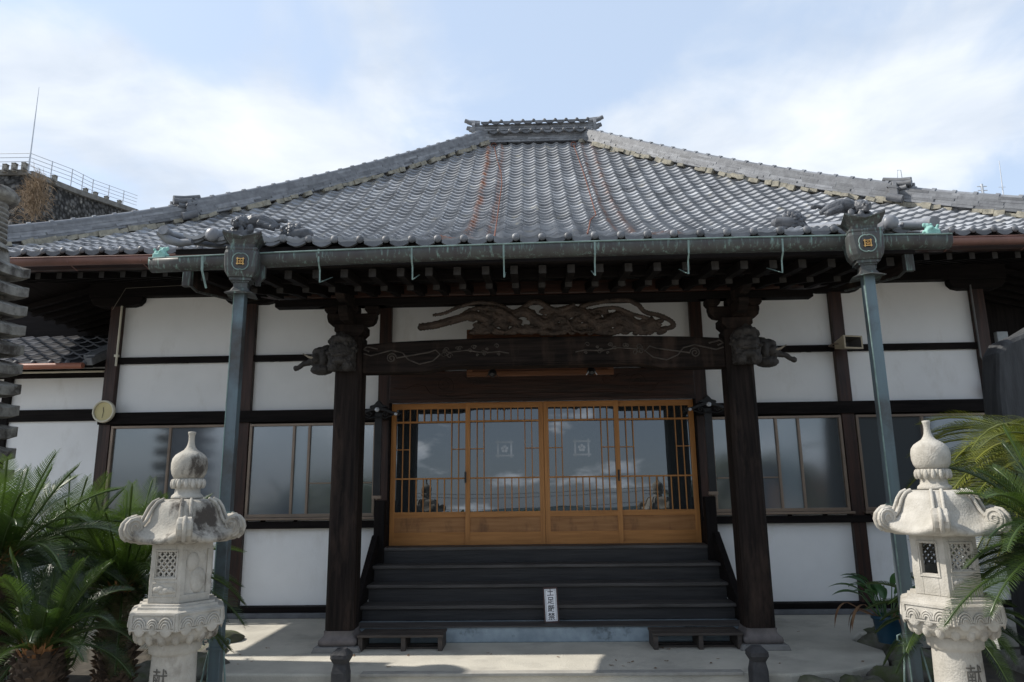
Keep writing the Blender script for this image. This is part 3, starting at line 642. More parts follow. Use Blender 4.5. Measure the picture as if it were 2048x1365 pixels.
# rusty chains lying on the tiles
def on_roof(u, v, lift=.075):
    r_ = ray(u, v); t = 5.0
    while t < 15:
        p = Vector((CAMX, 0, CAMZ))+r_*t
        if p.z < rz(p.y)+lift and p.y > YE: return p
        t += .004
    return p
for pts in (((988, 292), (994, 318), (1002, 345), (1004, 368), (1000, 395), (996, 425), (992, 455), (989, 474)), ((1147, 290), (1158, 320), (1170, 355), (1182, 395), (1192, 430), (1181, 440), (1178, 455), (1175, 468))):
    P3 = [on_roof(u, v) for u, v in pts]; m_ = MB(); fine = []
    for i in range(len(P3)-1):
        for k in range(8): fine.append(P3[i].lerp(P3[i+1], k/8))
    fine.append(P3[-1]); m_.tube(fine, [.007+.003*(i % 2) for i in range(len(fine))], 6)
    c = P3[0]; m_.tube([c+Vector((.05*math.cos(t*PI/4), -.02, .05*math.sin(t*PI/4))) for t in range(9)], .008, 6, cap=False)
    m_.build('rusty_chain', M_rust, roof)

# ---------------------------------------------------------------- rafters
M_end = mat('skylit_rafter_end', (.045, .042, .040), (.028, .026, .025), rough=.85, scale=20)  # sky light on the rafter ends put into a lighter colour
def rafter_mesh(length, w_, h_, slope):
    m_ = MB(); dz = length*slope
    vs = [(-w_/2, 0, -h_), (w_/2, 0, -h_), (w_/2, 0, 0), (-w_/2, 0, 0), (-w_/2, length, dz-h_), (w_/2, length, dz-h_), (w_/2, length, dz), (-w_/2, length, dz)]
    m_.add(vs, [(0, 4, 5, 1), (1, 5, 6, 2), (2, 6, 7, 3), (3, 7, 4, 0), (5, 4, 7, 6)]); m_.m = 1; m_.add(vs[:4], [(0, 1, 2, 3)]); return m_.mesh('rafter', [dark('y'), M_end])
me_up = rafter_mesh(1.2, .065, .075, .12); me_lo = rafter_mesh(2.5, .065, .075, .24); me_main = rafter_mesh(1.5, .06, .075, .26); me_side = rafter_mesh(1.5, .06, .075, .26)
def put(me, loc, rzv=0):
    o = bpy.data.objects.new('rafter', me); C.objects.link(o); o.parent = hall; o.location = Vector(loc)-Vector((0, WY, 0)); o.rotation_euler = (0, 0, rzv)
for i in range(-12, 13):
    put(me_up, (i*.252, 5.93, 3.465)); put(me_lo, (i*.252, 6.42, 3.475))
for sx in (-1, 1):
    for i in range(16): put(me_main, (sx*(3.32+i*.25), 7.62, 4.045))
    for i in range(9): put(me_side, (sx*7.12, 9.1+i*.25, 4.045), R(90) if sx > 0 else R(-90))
sf = MB()
sf.add([(-3.2, 5.86, 3.475), (3.2, 5.86, 3.475), (3.2, 9.0, 4.18), (-3.2, 9.0, 4.18)], [(0, 1, 2, 3)])
for sx in (-1, 1):
    v_ = [(sx*3.1, 7.55, 4.05), (sx*7.15, 7.55, 4.05), (sx*5.7, 9.1, 4.45), (sx*3.1, 9.1, 4.45)]; sf.add(v_, [(0, 1, 2, 3)])
    v_ = [(sx*7.15, 7.55, 4.05), (sx*7.15, 18, 4.05), (sx*5.7, 17, 4.45), (sx*5.7, 9.1, 4.45)]; sf.add(v_, [(0, 1, 2, 3)])
hp(sf, 'soffit', dark('y'))
m_ = MB(); m_.box(-3.2, 3.2, 5.84, 5.90, 3.468, 3.56); m_.box(-3.2, 3.2, 6.38, 6.42, 3.485, 3.58); hp(m_, 'porch_fascia', dark('x'), bevel=.004)
for sx in (-1, 1):
    m_ = MB(); m_.box(min(sx*3.28, sx*7.2), max(sx*3.28, sx*7.2), 7.50, 7.58, 4.04, 4.20); hp(m_, 'eave_fascia', rail_wood('x'), bevel=.004)
    m_ = MB(); m_.box(sx*7.18-.03, sx*7.18+.03, 7.58, 18.2, 4.04, 4.20); hp(m_, 'side_fascia', dark('y'))
    # porch bargeboard, copper edged
    m_ = MB(); qb = [(5.86, 3.58), (5.90, 3.36), (6.05, 3.33), (6.6, 3.42), (7.1, 3.50), (7.6, 3.66), (8.3, 3.92), (8.9, 4.10), (8.9, 4.3), (7.9, 4.26), (7.0, 3.95)]
    m_.prism(qb, sx*3.12, sx*3.17, 'yz'); bb = hp(m_, 'bargeboard', post_wood('y'), bevel=.006)
    m_ = MB(); m_.box(min(sx*3.11, sx*3.185), max(sx*3.11, sx*3.185), 5.852, 5.905, 3.32, 3.585); m_.tube([(sx*3.145, 5.90, 3.35), (sx*3.145, 6.05, 3.325), (sx*3.145, 6.6, 3.412), (sx*3.145, 7.1, 3.492)], .014, 6); m_.build('copper_capping', M_copper, bb, bevel=.004)

# ---------------------------------------------------------------- gutters
def u_profile(r_, n_=10): return [(r_*math.cos(PI+PI*i/n_), r_*.95*math.sin(PI+PI*i/n_)) for i in range(n_+1)]
def gutter(x0, x1, y, z0, z1, r_, name, m_body, m_rim, parent):
    mb = MB(); n_ = 10; pr = [(-r_, .0)]+[(r_*math.cos(PI+PI*i/n_), -.03+r_*1.1*math.sin(PI+PI*i/n_)) for i in range(n_+1)]+[(r_, 0)]
    segs = 24; vs = []
    for i in range(segs+1):
        x = x0+(x1-x0)*i/segs; z = z0+(z1-z0)*i/segs+(.03*(1-(2*i/segs-1)**2) if r_ > .06 else 0)
        for p, q in pr: vs.append((x, y+p, z+q))
    k = len(pr); mb.add(vs, [(i*k+j, i*k+j+1, (i+1)*k+j+1, (i+1)*k+j) for i in range(segs) for j in range(k-1)], True)
    mb.add(vs[:k], [tuple(range(k))]); mb.add(vs[-k:], [tuple(range(k))[::-1]])
    o = hp(mb, name, m_body, parent); sm_ = o.modifiers.new('t', 'SOLIDIFY'); sm_.thickness = .004
    rm = MB(); rm.tube([(x0+(x1-x0)*i/12, y-r_, z0+(z1-z0)*i/12+(.03*(1-(2*i/12-1)**2) if r_ > .06 else 0)) for i in range(13)], .007, 8); rm.build('rim', m_rim, o)
    return o
gut = gutter(-3.32, 3.34, 5.605, 3.475, 3.53, .070, 'copper_gutter', M_copper, M_verd2, None)
for u in (637, 823, 1007, 1190, 1378, 1567):
    p = at(u, 500, 5.53); x = p.x; zt = 3.50+.03*(1-(x/3.3)**2); m_ = MB()
    m_.bar((x, 5.533, zt), (x, 5.545, zt-.11), .015, .004, (0, 1, 0)); m_.bar((x, 5.545, zt-.11), (x, 5.59, zt-.165), .013, .004, (0, 1, .3)); m_.bar((x, 5.59, zt-.165), (x, 5.60, zt-.27), .012, .004, (0, 1, 0)); m_.bar((x, 5.60, zt-.27), (x, 5.95, zt-.12), .012, .004)
    m_.build('gutter_bracket', M_verd2, gut)
for u in (430,):
    m_ = MB(); x = -2.86; zt = 3.48; m_.bar((x, 5.533, zt), (x, 5.545, zt-.12), .022, .004, (0, 1, 0)); m_.bar((x, 5.545, zt-.12), (x+.02, 5.60, zt-.26), .018, .004, (0, 1, .3)); m_.build('gutter_bracket', M_verd2, gut)
for x0, x1 in ((-7.35, -3.2), (3.2, 7.35)):
    gb = gutter(x0, x1, 7.36, 4.125, 4.125, .05, 'brown_gutter', M_gutter, M_gutter, None)
    n_ = 5
    for i in range(n_):
        x = x0+(x1-x0)*(i+.5)/n_; m_ = MB(); m_.bar((x, 7.31, 4.13), (x, 7.315, 4.06), .014, .006, (0, 1, 0)); m_.bar((x, 7.32, 4.06), (x, 7.5, 4.02), .014, .006); m_.build('gutter_bracket', M_gutter, gb)

# verdigris water beasts on the gutter ends
def beast(sx, c):
    m_ = MB(); c = Vector(c)
    def b_(dx, dy, dz, r_, sc=(1, 1, 1)): m_.ball(c+Vector((dx*sx, dy, dz)), r_, sc, 10)
    m_.box(c.x-.055, c.x+.055, c.y-.03, c.y+.03, c.z-.0, c.z+.045)
    b_(.02, 0, .05, .035); b_(-.035, 0, .055, .022); b_(-.055, 0, .085, .014); b_(.03, 0, .085, .022); b_(.055, 0, .09, .018, (1, .7, 1.2)); b_(0, 0, .095, .013); b_(.06, 0, .03, .018); b_(-.045, 0, .02, .018, (1.6, 1, .8)); b_(.01, -.02, .06, .02)
    return m_.build('water_beast', M_verd, gut, remesh=.006)
beast(1, (-3.24, 5.57, 3.475)); beast(-1, (3.20, 5.57, 3.53))

# rain heads and downspouts
def loft(mb, rings, smooth=False):
    k = len(rings[0]); vs = [p for r_ in rings for p in r_]
    mb.add(vs, [(i*k+j, i*k+(j+1) % k, (i+1)*k+(j+1) % k, (i+1)*k+j) for i in range(len(rings)-1) for j in range(k)], smooth)
    mb.add(rings[0], [tuple(range(k))[::-1]]); mb.add(rings[-1], [tuple(range(k))])
def rrect(hx, hy, z, c=.3, corner_z=0.0, M=None):
    pts = []; cxx = min(hx, hy)*c
    for qx, qy in ((1, 1), (-1, 1), (-1, -1), (1, -1)):
        ax = [(hx, hy-cxx), (hx-cxx*.3, hy-cxx*.3), (hx-cxx, hy)] if qx*qy > 0 else [(hx-cxx, hy), (hx-cxx*.3, hy-cxx*.3), (hx, hy-cxx)]
        for i, (p, q) in enumerate(ax): pts.append(M @ Vector((qx*p, qy*q, z+(corner_z if i == 1 else corner_z*.6))))
        # mid-edge point
        nx_, ny_ = {(1, 1): (0, 1), (-1, 1): (-1, 0), (-1, -1): (0, -1), (1, -1): (1, 0)}[(qx, qy)]
        pts.append(M @ Vector((nx_*hx, ny_*hy, z)))
    return pts
def rainhead(x, y, zc, rzv, bottom, lean=0.0):
    M_ = Matrix.Translation((x, y, zc)) @ Matrix.Rotation(rzv, 4, 'Z'); mb = MB()
    # z levels relative to box centre
    loft(mb, [rrect(.100, .085, -.125, .3, 0, M_), rrect(.125, .105, -.085, .45, 0, M_), rrect(.135, .112, -.04, .45, 0, M_), rrect(.135, .112, .07, .3, 0, M_), rrect(.128, .107, .095, .25, 0, M_)])
    loft(mb, [rrect(.118, .10, .095, .1, 0, M_), rrect(.125, .105, .108, .1, 0, M_), rrect(.122, .102, .125, .1, 0, M_)])
    loft(mb, [rrect(.095, .08, .125, .1, 0, M_), rrect(.10, .085, .155, .1, .003, M_), rrect(.125, .105, .185, .1, .02, M_), rrect(.155, .13, .205, .1, .055, M_)])
    loft(mb, [rrect(.085, .072, -.125, .1, 0, M_), rrect(.085, .072, -.15, .1, 0, M_)]); loft(mb, [rrect(.068, .058, -.15, .1, 0, M_), rrect(.068, .058, -.165, .1, 0, M_)][::-1])
    loft(mb, [rrect(.055, .05, -.165, .1, 0, M_), rrect(.055, .05, -.205, .1, 0, M_), rrect(.075, .065, -.235, .1, -.004, M_), rrect(.115, .10, -.25, .1, -.02, M_)][::-1])
    ds = MB(); w1, w2 = .043, .036
    ds.box(x-w1, x+w1, y-w2, y+w2, bottom, zc-.20); s_ = hp(ds, 'downspout', M_pipe, bevel=.006)
    for zb in (1.38,): r_ = MB(); r_.box(x-w1-.004, x+w1+.004, y-w2-.004, y+w2+.004, zb, zb+.012); r_.build('joint_band', M_verd2, s_)
    r_ = MB(); r_.box(x-w1-.003, x-w1+.004, y-w2-.0035, y-w2+.01, bottom, zc-.25); r_.build('seam', M_verd2, s_)
    h_ = mb.build('rain_head', M_copper, s_, bevel=.004)
    # quatrefoil ring and crest
    q = MB(); pts = []
    for i in range(49):
        t = 2*PI*i/48; rr = .066+.010*abs(math.sin(2*t))**.6-.004; pts.append(M_ @ Vector((rr*math.cos(t)*.95, -.1135, -.005+rr*math.sin(t)*1.05)))
    q.tube(pts, .005, 6, cap=False); q.build('quatrefoil_ring', M_verd2, s_)
    c_ = MB(); e = .022
    c_.lathe([(.001, 0), (.034, 0), (.034, .003)], n=20, smooth=False, M=M_ @ Matrix.Translation((0, -.1115, -.005)) @ Matrix.Rotation(PI/2, 4, 'X'))
    c_.build('crest_disc', M_blackp, s_)
    c_ = MB()
    for k in (-1, 1):
        c_.box(-e-.009, e+.009, -.1225, -.1150, -.005+k*e-.0035, -.005+k*e+.0035, M_); c_.box(k*e-.0035, k*e+.0035, -.1240, -.1150, -.005-e-.009, -.005+e+.009, M_)
    for i in range(5):
        t = PI/2+i*2*PI/5; c_.ball((.0095*math.cos(t), -.118, -.005+.0095*math.sin(t)), .0062, (1, .6, 1), 8, M_)
    c_.build('crest', M_gold, s_)
    # elbow from the gutter behind, stepped fin
    f_ = MB(); f_.prism([(x+.13, zc+.03), (x+.16, zc-.0), (x+.16, zc-.09), (x+.12, zc-.13), (x+.12, zc-.16), (x+.08, zc-.16), (x+.09, zc-.05)], y+.07, y+.10); f_.build('fin', M_copper, s_)
    # scrolled feet
    for k in (-1, 1):
        ft = MB(); ft.tube([(x+k*.05, y, .42), (x+k*.075, y-.01, .47), (x+k*.10, y-.015, .46), (x+k*.10, y-.015, .43), (x+k*.085, y-.01, .425)], .006, 6); ft.tube([(x+k*.05, y, .42), (x+k*.07, y-.02, .30), (x+k*.10, y-.03, .1), (x+k*.12, y-.04, -.1), (x+k*.13, y-.05, -.3)], .007, 6)
        ft.build('scroll_foot', M_verd2, s_)
    r_ = MB(); r_.box(x-.06, x+.06, y-.05, y+.05, .395, .41); r_.build('strap', M_pipe, s_)
    return s_
rainhead(-2.495, 5.50, 3.385, R(12), -.3); rainhead(2.60, 5.50, 3.42, R(-10), -.3)

# ---------------------------------------------------------------- roof beasts and peony tiles
def lion(c, sx):
    m_ = MB(); c = Vector(c); rg = random.Random(4)
    def b_(dx, dy, dz, r_, sc=(1, 1, 1)): m_.ball(c+Vector((dx*sx, dy, dz)), r_, sc, 10)
    b_(0, 0, .05, .060); b_(-.02, -.05, .03, .042); b_(-.01, -.07, -.0, .028)
    for k in range(30):
        t = rg.uniform(0, 2*PI); q = rg.uniform(-.3, 1.2); b_(.058*math.cos(t), .02+.03*math.sin(q), .05+.062*math.sin(t), rg.uniform(.012, .02))
    b_(-.03, -.085, .04, .014); b_(.015, -.085, .045, .014); b_(-.005, -.095, .02, .016)
    m_.tube([c+Vector((dx*sx, .07, dz)) for dx, dz in ((.02, .06), (.10, .085), (.18, .085), (.26, .06), (.34, .02))], [.055, .068, .062, .045, .022], 12)
    m_.tube([c+Vector((dx*sx, .13, dz)) for dx, dz in ((.16, .09), (.24, .11), (.30, .10), (.36, .12))], [.035, .03, .022, .012], 10); m_.tube([c+Vector((dx*sx, .03, dz)) for dx, dz in ((.16, .05), (.24, .02), (.31, -.01))], [.04, .032, .026], 10)
    b_(.24, .02, .02, .026, (1.7, 1, .8)); b_(.30, -.01, -.01, .022); b_(.27, .14, .10, .026, (1.6, .8, .8)); b_(.36, .14, .11, .024, (1.4, .7, 1.1))
    b_(.03, -.03, -.04, .028, (1, 1, 1.6)); b_(.10, .0, -.02, .035, (1, 1, 1.5)); b_(-.05, -.01, -.03, .03)
    m_.box(c.x-.09, c.x+.09, c.y-.05, c.y+.12, c.z-.10, c.z-.04)
    return m_.build('lion_ornament', M_orna, roof, remesh=.006, disp=(.02, .009))
p = on_roof(470, 468, .05); lion((-2.76, 5.98, rz(5.98)+.20), 1); lion((2.86, 5.98, rz(5.98)+.21), -1)
def peony(c, sx):
    c = Vector(c); m_ = MB()
    fr = Matrix.Translation(c) @ Matrix.Rotation(R(70), 4, 'X')   # faces the front
    for ring, (rad, r_, n_, tl) in enumerate(((.075, .034, 7, .0), (.05, .028, 6, .02), (.026, .02, 5, .035), (.0, .02, 1, .045))):
        for i in range(n_):
            t = 2*PI*i/n_+ring*.4; m_.ball(Vector((rad*math.cos(t), rad*math.sin(t), tl)), r_, (1, 1, .45), 10, fr)
    for i in range(7):
        t = 2*PI*i/7+.2; ln = .13 if math.sin(t) > -.3 else .16
        q = [(0.03, -.02), (ln*.6, -.045), (ln, 0), (ln*.6, .045), (.03, .02)]
        m_.prism([(a_*math.cos(t)-b_*math.sin(t), a_*math.sin(t)+b_*math.cos(t)) for a_, b_ in q], -.03, -.012, 'xy', fr)
    m_.tube([c+Vector((-sx*.06, .02, -.05)), c+Vector((sx*.04, .0, -.035)), c+Vector((sx*.14, .03, -.02)), c+Vector((sx*.15, .10, .0))], [.05, .055, .05, .03], 12)
    return m_.build('peony_ornament', M_orna, roof, bevel=.002)
peony(at(583, 462, 6.12), 1); peony(at(1588, 438, 6.12), -1)

# ---------------------------------------------------------------- carvings of the porch
M_carv = mat('carved_wood', (.070, .048, .036), (.026, .019, .015), rough=.7, scale=10, bump=.5, c3=(.085, .05, .035), c3r=(.62, .8), c3s=6)
M_carv_d = mat('dark_carving', (.048, .043, .040), (.022, .0195, .018), rough=.7, scale=10, bump=.5, c3=(.075, .065, .058), c3r=(.62, .8), c3s=9)
def postlion(sx):
    c = Vector((sx*2.10, 7.16, 2.93)); m_ = MB(); rg = random.Random(9)
    def b_(dx, dy, dz, r_, sc=(1, 1, 1)): m_.ball(c+Vector((dx*sx, dy, dz)), r_, sc, 12)
    b_(0, 0, .04, .15, (.95, .7, 1.1)); b_(0, -.05, .15, .11, (1.1, .8, .5)); b_(0, -.08, .03, .10, (1.2, .7, .7)); b_(0, -.10, .07, .045, (1.3, 1, .7))
    b_(-.06, -.09, .10, .030); b_(.06, -.09, .10, .030); b_(0, -.10, -.02, .07, (1.3, .7, .35)); b_(0, -.08, -.08, .07, (1.2, .8, .6))
    b_(-.075, -.06, -.13, .058, (1, 1, 1.1)); b_(.075, -.06, -.13, .058, (1, 1, 1.1)); b_(-.075, -.03, -.06, .06); b_(.075, -.03, -.06, .06)
    for k in range(50):
        t = rg.uniform(0, 2*PI); b_(.145*math.cos(t)*.95, rg.uniform(-.06, .03), .05+.155*math.sin(t), rg.uniform(.018, .03))
    m_.box(c.x-.13, c.x+.13, c.y-.02, c.y+.10, c.z-.17, c.z+.15)
    m_.build('lion_carving', M_carv_d, hall, remesh=.007, disp=(.022, .022))
def elephant(sx):
    c = Vector((sx*2.30, 7.34, 2.92)); m_ = MB()
    def b_(dx, dy, dz, r_, sc=(1, 1, 1)): m_.ball(c+Vector((dx*sx, dy, dz)), r_, sc, 12)
    b_(0, 0, .02, .12, (1, .8, 1.1)); b_(.07, 0, .07, .085, (1.2, .8, .7)); b_(.12, -.02, .0, .065); b_(.06, 0, -.12, .10, (1.3, .8, .6)); b_(.14, 0, -.05, .04, (1.2, 1, .8)); b_(.13, -.0, .07, .045)
    b_(.02, -.09, .0, .06, (.7, .5, 1.4))
    tr = [(.10, 0, .03), (.17, 0, -.01), (.21, 0, -.045), (.26, 0, -.05), (.29, 0, -.075), (.33, 0, -.10), (.36, 0, -.085)]
    m_.tube([c+Vector((a_*sx, b2, z_)) for a_, b2, z_ in tr], [.055, .04, .032, .03, .027, .027, .02], 10)
    m_.ball(c+Vector((.345*sx, 0, -.10)), .03, (1, 1, 1), 10)
    hd = m_.build('elephant_carving', M_carv_d, hall, remesh=.007, disp=(.02, .012))
    for dy in (-.06, .06):
        t_ = MB(); t_.tube([c+Vector((.12*sx, dy, -.005)), c+Vector((.19*sx, dy*1.2, .01)), c+Vector((.25*sx, dy*1.3, .045))], [.016, .013, .004], 8); t_.build('tusk', mat('old_tusk', (.30, .26, .21), (.2, .17, .13), rough=.6, scale=20), hd)
for sx in (-1, 1): postlion(sx); elephant(sx)
# dragon transom
def dragon():
    m_ = MB(); y0 = 7.33; rg = random.Random(12)
    def T_(pts, r0, r1, dy=0, n_=8):
        P_ = [Vector((a_, y0+dy+.015*math.sin(i*1.7), b_)) for i, (a_, b_) in enumerate(pts)]
        fine = []
        for i in range(len(P_)-1):
            p0, p1, p2, p3 = P_[max(i-1, 0)], P_[i], P_[i+1], P_[min(i+2, len(P_)-1)]
            for k in range(6):
                t = k/6; fine.append(.5*((2*p1)+(p2-p0)*t+(2*p0-5*p1+4*p2-p3)*t*t+(3*p1-p0-3*p2+p3)*t**3))
        fine.append(P_[-1]); n2 = len(fine); m_.tube(fine, [r0+(r1-r0)*i/(n2-1) for i in range(n2)], n_)
        return fine
    pp = lambda u, v: (at(u, v, y0).x, at(u, v, y0).z)
    body = [pp(*q) for q in ((838, 655), (870, 650), (910, 640), (950, 632), (990, 645), (1020, 635), (1050, 625), (1090, 650), (1120, 630), (1160, 625), (1200, 650), (1240, 635), (1280, 655), (1310, 645))]
    f_ = T_(body, .040, .075)
    for i in range(2, 34, 2): m_.ball(f_[i]+Vector((0, -.01, .033)), .011, (1, 1, 1.3), 6)
    for u0, v0, du, dv in ((838, 655, 0, 0),): m_.ball(at(u0+4, v0, y0), .04, (1, .7, .9), 10)
    T_([pp(*q) for q in ((866, 632), (890, 627), (920, 615), (960, 607), (1000, 612), (1030, 625), (1070, 605), (1110, 622), (1150, 612))], .016, .034, -.02)
    T_([pp(*q) for q in ((900, 650), (940, 622), (980, 618), (1010, 628), (1040, 650))], .02, .036, -.03)
    T_([pp(*q) for q in ((960, 655), (1000, 665), (1060, 660), (1110, 668), (1160, 655), (1210, 668), (1260, 660), (1330, 662))], .036, .024, -.01)
    T_([pp(*q) for q in ((1160, 615), (1200, 605), (1250, 602), (1275, 612), (1290, 625), (1320, 632), (1342, 645), (1345, 655), (1325, 658))], .026, .026, -.02)
    T_([pp(*q) for q in ((1150, 640), (1190, 622), (1230, 618), (1262, 630), (1300, 640), (1320, 650))], .024, .018, -.035)
    T_([pp(*q) for q in ((1080, 660), (1100, 640), (1130, 640), (1150, 665), (1190, 662), (1230, 640), (1250, 645))], .014, .012, -.05)
    T_([pp(*q) for q in ((990, 615), (1000, 635), (985, 655), (1010, 667), (1030, 655))], .016, .012, -.045)
    for k in range(330):
        u = rg.uniform(940, 1325); v = rg.uniform(622 if u < 1250 else 642, 668); m_.ball(at(u, v, y0-rg.uniform(0, .03)), rg.uniform(.018, .04), (1.5, .7, .8), 8)
    for u, v in ((1180, 640), (1195, 633), (1170, 650), (1205, 650)): m_.ball(at(u, v, y0-.05), .035, (1.1, .8, .8), 10)
    return m_.build('dragon_carving', M_carv, hall, remesh=.006, disp=(.016, .018))
dragon()
# dark crest-roof boards beside the doors are hung on their own
# hanging plaque behind the beam
pl = MB(); pl.box(-.87, .83, 8.02, 8.06, 2.80, 3.36); plaque = thing('hanging_plaque', 'brown wooden plaque hung behind the carved beam above the doors', 'plaque', (0, 8.04, 2.80)); pl.build('board', wood('plaque_wood', (.14, .055, .025), (.08, .03, .015), 'x', rough=.5), plaque, bevel=.01)
pl = MB(); pl.box(-.87, .83, 8.0, 8.02, 2.80, 2.86); pl.box(-.87, .83, 8.0, 8.02, 3.30, 3.36); pl.box(-.87, -.80, 8.0, 8.02, 2.86, 3.30); pl.box(.76, .83, 8.0, 8.02, 2.86, 3.30); pl.build('frame', wood('plaque_frame', (.17, .07, .03), (.1, .04, .018), 'x', rough=.5), plaque, bevel=.006)
for x, lab in ((-.55, 'small spotlight under the left end of the hanging plaque'), (.54, 'small spotlight under the right end of the hanging plaque')):
    t_ = thing('spotlight', lab, 'lamp', (x, 7.62, 2.80), group='spotlights above the doors')
    m_ = MB(); m_.lathe([(.018, -.035), (.028, -.03), (.04, .02), (.048, .045)], n=16, M=Matrix.Translation((x, 7.60, 2.765)) @ Matrix.Rotation(R(-70), 4, 'X')); m_.build('housing', M_blackp, t_)
    m_ = MB(); m_.tube([(x-.06, 7.60, 2.735), (x-.03, 7.60, 2.775), (x, 7.61, 2.80), (x+.03, 7.60, 2.775), (x+.06, 7.60, 2.735)], .006, 6); m_.tube([(x, 7.61, 2.80), (x, 7.9, 2.83), (x, 8.0, 2.83)], .007, 6); m_.build('yoke', M_steel if x > 0 else M_blackp, t_)
#PART2
# ---------------------------------------------------------------- small wall things
hang = []
for sx, lab in ((-1, 'black lacquered narrow board under a little curved roof left of the doors'), (1, 'black lacquered narrow board under a little curved roof right of the doors')):
    x, y = sx*2.045, 8.72; t_ = thing('roofed_board', lab, 'sign board', (x, y, 1.40), group='roofed boards beside the doors')
    q = []
    for i in range(17):
        a_ = -1+i/8; q.append((a_*.265, 2.455+.085*math.cos(a_*PI/2)**1.5+.018*abs(a_)**4))
    lo_ = [(p*.94, z_-.045+.018*abs(p)/.26) for p, z_ in q]
    m_ = MB(); m_.prism([(x+p, z_) for p, z_ in q]+[(x+p, z_) for p, z_ in lo_[::-1]], y-.09, y+.09)
    m_.prism([(x+p, z_) for p, z_ in ((-.11, 2.535), (.11, 2.535), (.10, 2.56), (.05, 2.575), (.03, 2.60), (0, 2.63), (-.03, 2.60), (-.05, 2.575), (-.10, 2.56))], y-.04, y+.04); m_.build('roof', M_blackp, t_, bevel=.004)
    m_ = MB(); m_.box(x-.045, x+.045, y-.015, y+.02, 1.46, 2.47); m_.build('board', M_blackp, t_, bevel=.004)
    m_ = MB(); m_.box(x-.055, x+.055, y-.025, y+.03, 1.42, 1.46); m_.box(x-.006, x+.006, y-.02, y+.20, 1.405, 1.43); m_.build('foot_bracket', M_frame, t_, bevel=.003)
    m_ = MB(); m_.tube(scroll(x-.10, 2.445, .035, 1.3, y-.07, 1, n=16), .007, 5); m_.tube(scroll(x+.10, 2.445, .035, 1.3, y-.07, -1, n=16), .007, 5); m_.tube([(x-.2, y-.07, 2.44), (x-.1, y-.07, 2.40), (x, y-.07, 2.42), (x+.1, y-.07, 2.40), (x+.2, y-.07, 2.44)], .009, 6); m_.build('fretwork', M_blackp, t_)
    for dx, dz, r_ in ((0, 2.505, .030), (-.235, 2.447, .021), (.235, 2.447, .021)):
        m_ = MB(); m_.lathe([(.001, 0), (r_*.8, 0), (r_, .004), (r_, .012)], n=18, M=Matrix.Translation((x+dx, y-.100, dz)) @ Matrix.Rotation(-PI/2, 4, 'X')); m_.build('crest_disc', M_steel, t_)
# clock
ck = thing('wall_clock', 'round cream wall clock on the corner column', 'clock', (-5.70, 8.93, 2.57))
Mc = Matrix.Translation((-5.70, 8.95, 2.57)) @ Matrix.Rotation(PI/2, 4, 'X')
m_ = MB(); m_.lathe([(.140, -.02), (.147, .0), (.145, .025), (.136, .035), (.124, .032), (.120, .018)], n=48, M=Mc, caps=False); m_.build('case', M_ivory, ck)
m_ = MB(); m_.lathe([(.001, .012), (.124, .012), (.124, .0)], n=48, M=Mc, smooth=False); m_.build('dial', mat('aged_dial', (.60, .52, .27), (.55, .47, .24), rough=.6, scale=5, bump=0), ck)
for a_, ln, w_ in ((97, .055, .004), (-97, .085, .003)):
    m_ = MB(); d = Vector((math.cos(R(a_)), 0, math.sin(R(a_)))); c = Vector((-5.70, 8.932, 2.57)); m_.bar(c-d*.012, c+d*ln, w_*1.5, .002, (0, 1, 0)); m_.build('hand', M_blackp, ck)
# loudspeaker
sp_ = thing('horn_loudspeaker', 'boxy beige horn loudspeaker on the column right of the porch', 'loudspeaker', (3.84, 8.95, 3.27))
m_ = MB(); Ms = Matrix.Translation((3.88, 8.80, 3.265)) @ Matrix.Rotation(R(16), 4, 'Z')
fr_ = [Ms @ Vector(p) for p in ((-.14, -.10, -.085), (.14, -.10, -.085), (.14, -.10, .085), (-.14, -.10, .085))]; bk_ = [Ms @ Vector(p) for p in ((-.07, .16, -.045), (.07, .16, -.045), (.07, .16, .045), (-.07, .16, .045))]
inn = [Ms @ Vector(p) for p in ((-.115, -.10, -.065), (.115, -.10, -.065), (.115, -.10, .065), (-.115, -.10, .065))]; inb = [Ms @ Vector(p) for p in ((-.05, .05, -.03), (.05, .05, -.03), (.05, .05, .03), (-.05, .05, .03))]
m_.add(fr_+bk_+inn, [(0, 4, 5, 1), (1, 5, 6, 2), (2, 6, 7, 3), (3, 7, 4, 0), (4, 7, 6, 5), (0, 1, 9, 8), (1, 2, 10, 9), (2, 3, 11, 10), (3, 0, 8, 11)]); m_.build('horn', mat('beige_paint', (.45, .38, .27), (.38, .32, .22), rough=.5, bump=0), sp_, bevel=.004)
m_ = MB(); m_.add(inn+inb, [(0, 1, 5, 4), (1, 2, 6, 5), (2, 3, 7, 6), (3, 0, 4, 7), (4, 5, 6, 7)]); m_.build('throat', mat('dark_throat', (.07, .065, .06), rough=.8, bump=0), sp_)
m_ = MB(); m_.tube([Ms @ Vector((-.10, .05, 0)), Ms @ Vector((-.16, .07, 0)), Ms @ Vector((-.12, .20, 0)), Ms @ Vector((0, .24, 0))], .010, 6); m_.build('mounting_bracket', M_frame, sp_)
# fire bell
fb = thing('fire_alarm_bell', 'small red fire alarm with a white centre on the right corner column', 'alarm', (5.70, 8.95, 2.70))
Mb = Matrix.Translation((5.66, 8.98, 2.70)) @ Matrix.Rotation(PI/2, 4, 'X')
m_ = MB(); m_.lathe([(.062, 0), (.062, .03), (.052, .045), (.03, .05)], n=24, M=Mb); m_.build('housing', mat('red_enamel', (.50, .06, .03), (.42, .05, .025), rough=.4, bump=0), fb)
m_ = MB(); m_.lathe([(.032, .045), (.032, .058), (.02, .062)], n=20, M=Mb); m_.build('lens', M_ivory, fb)
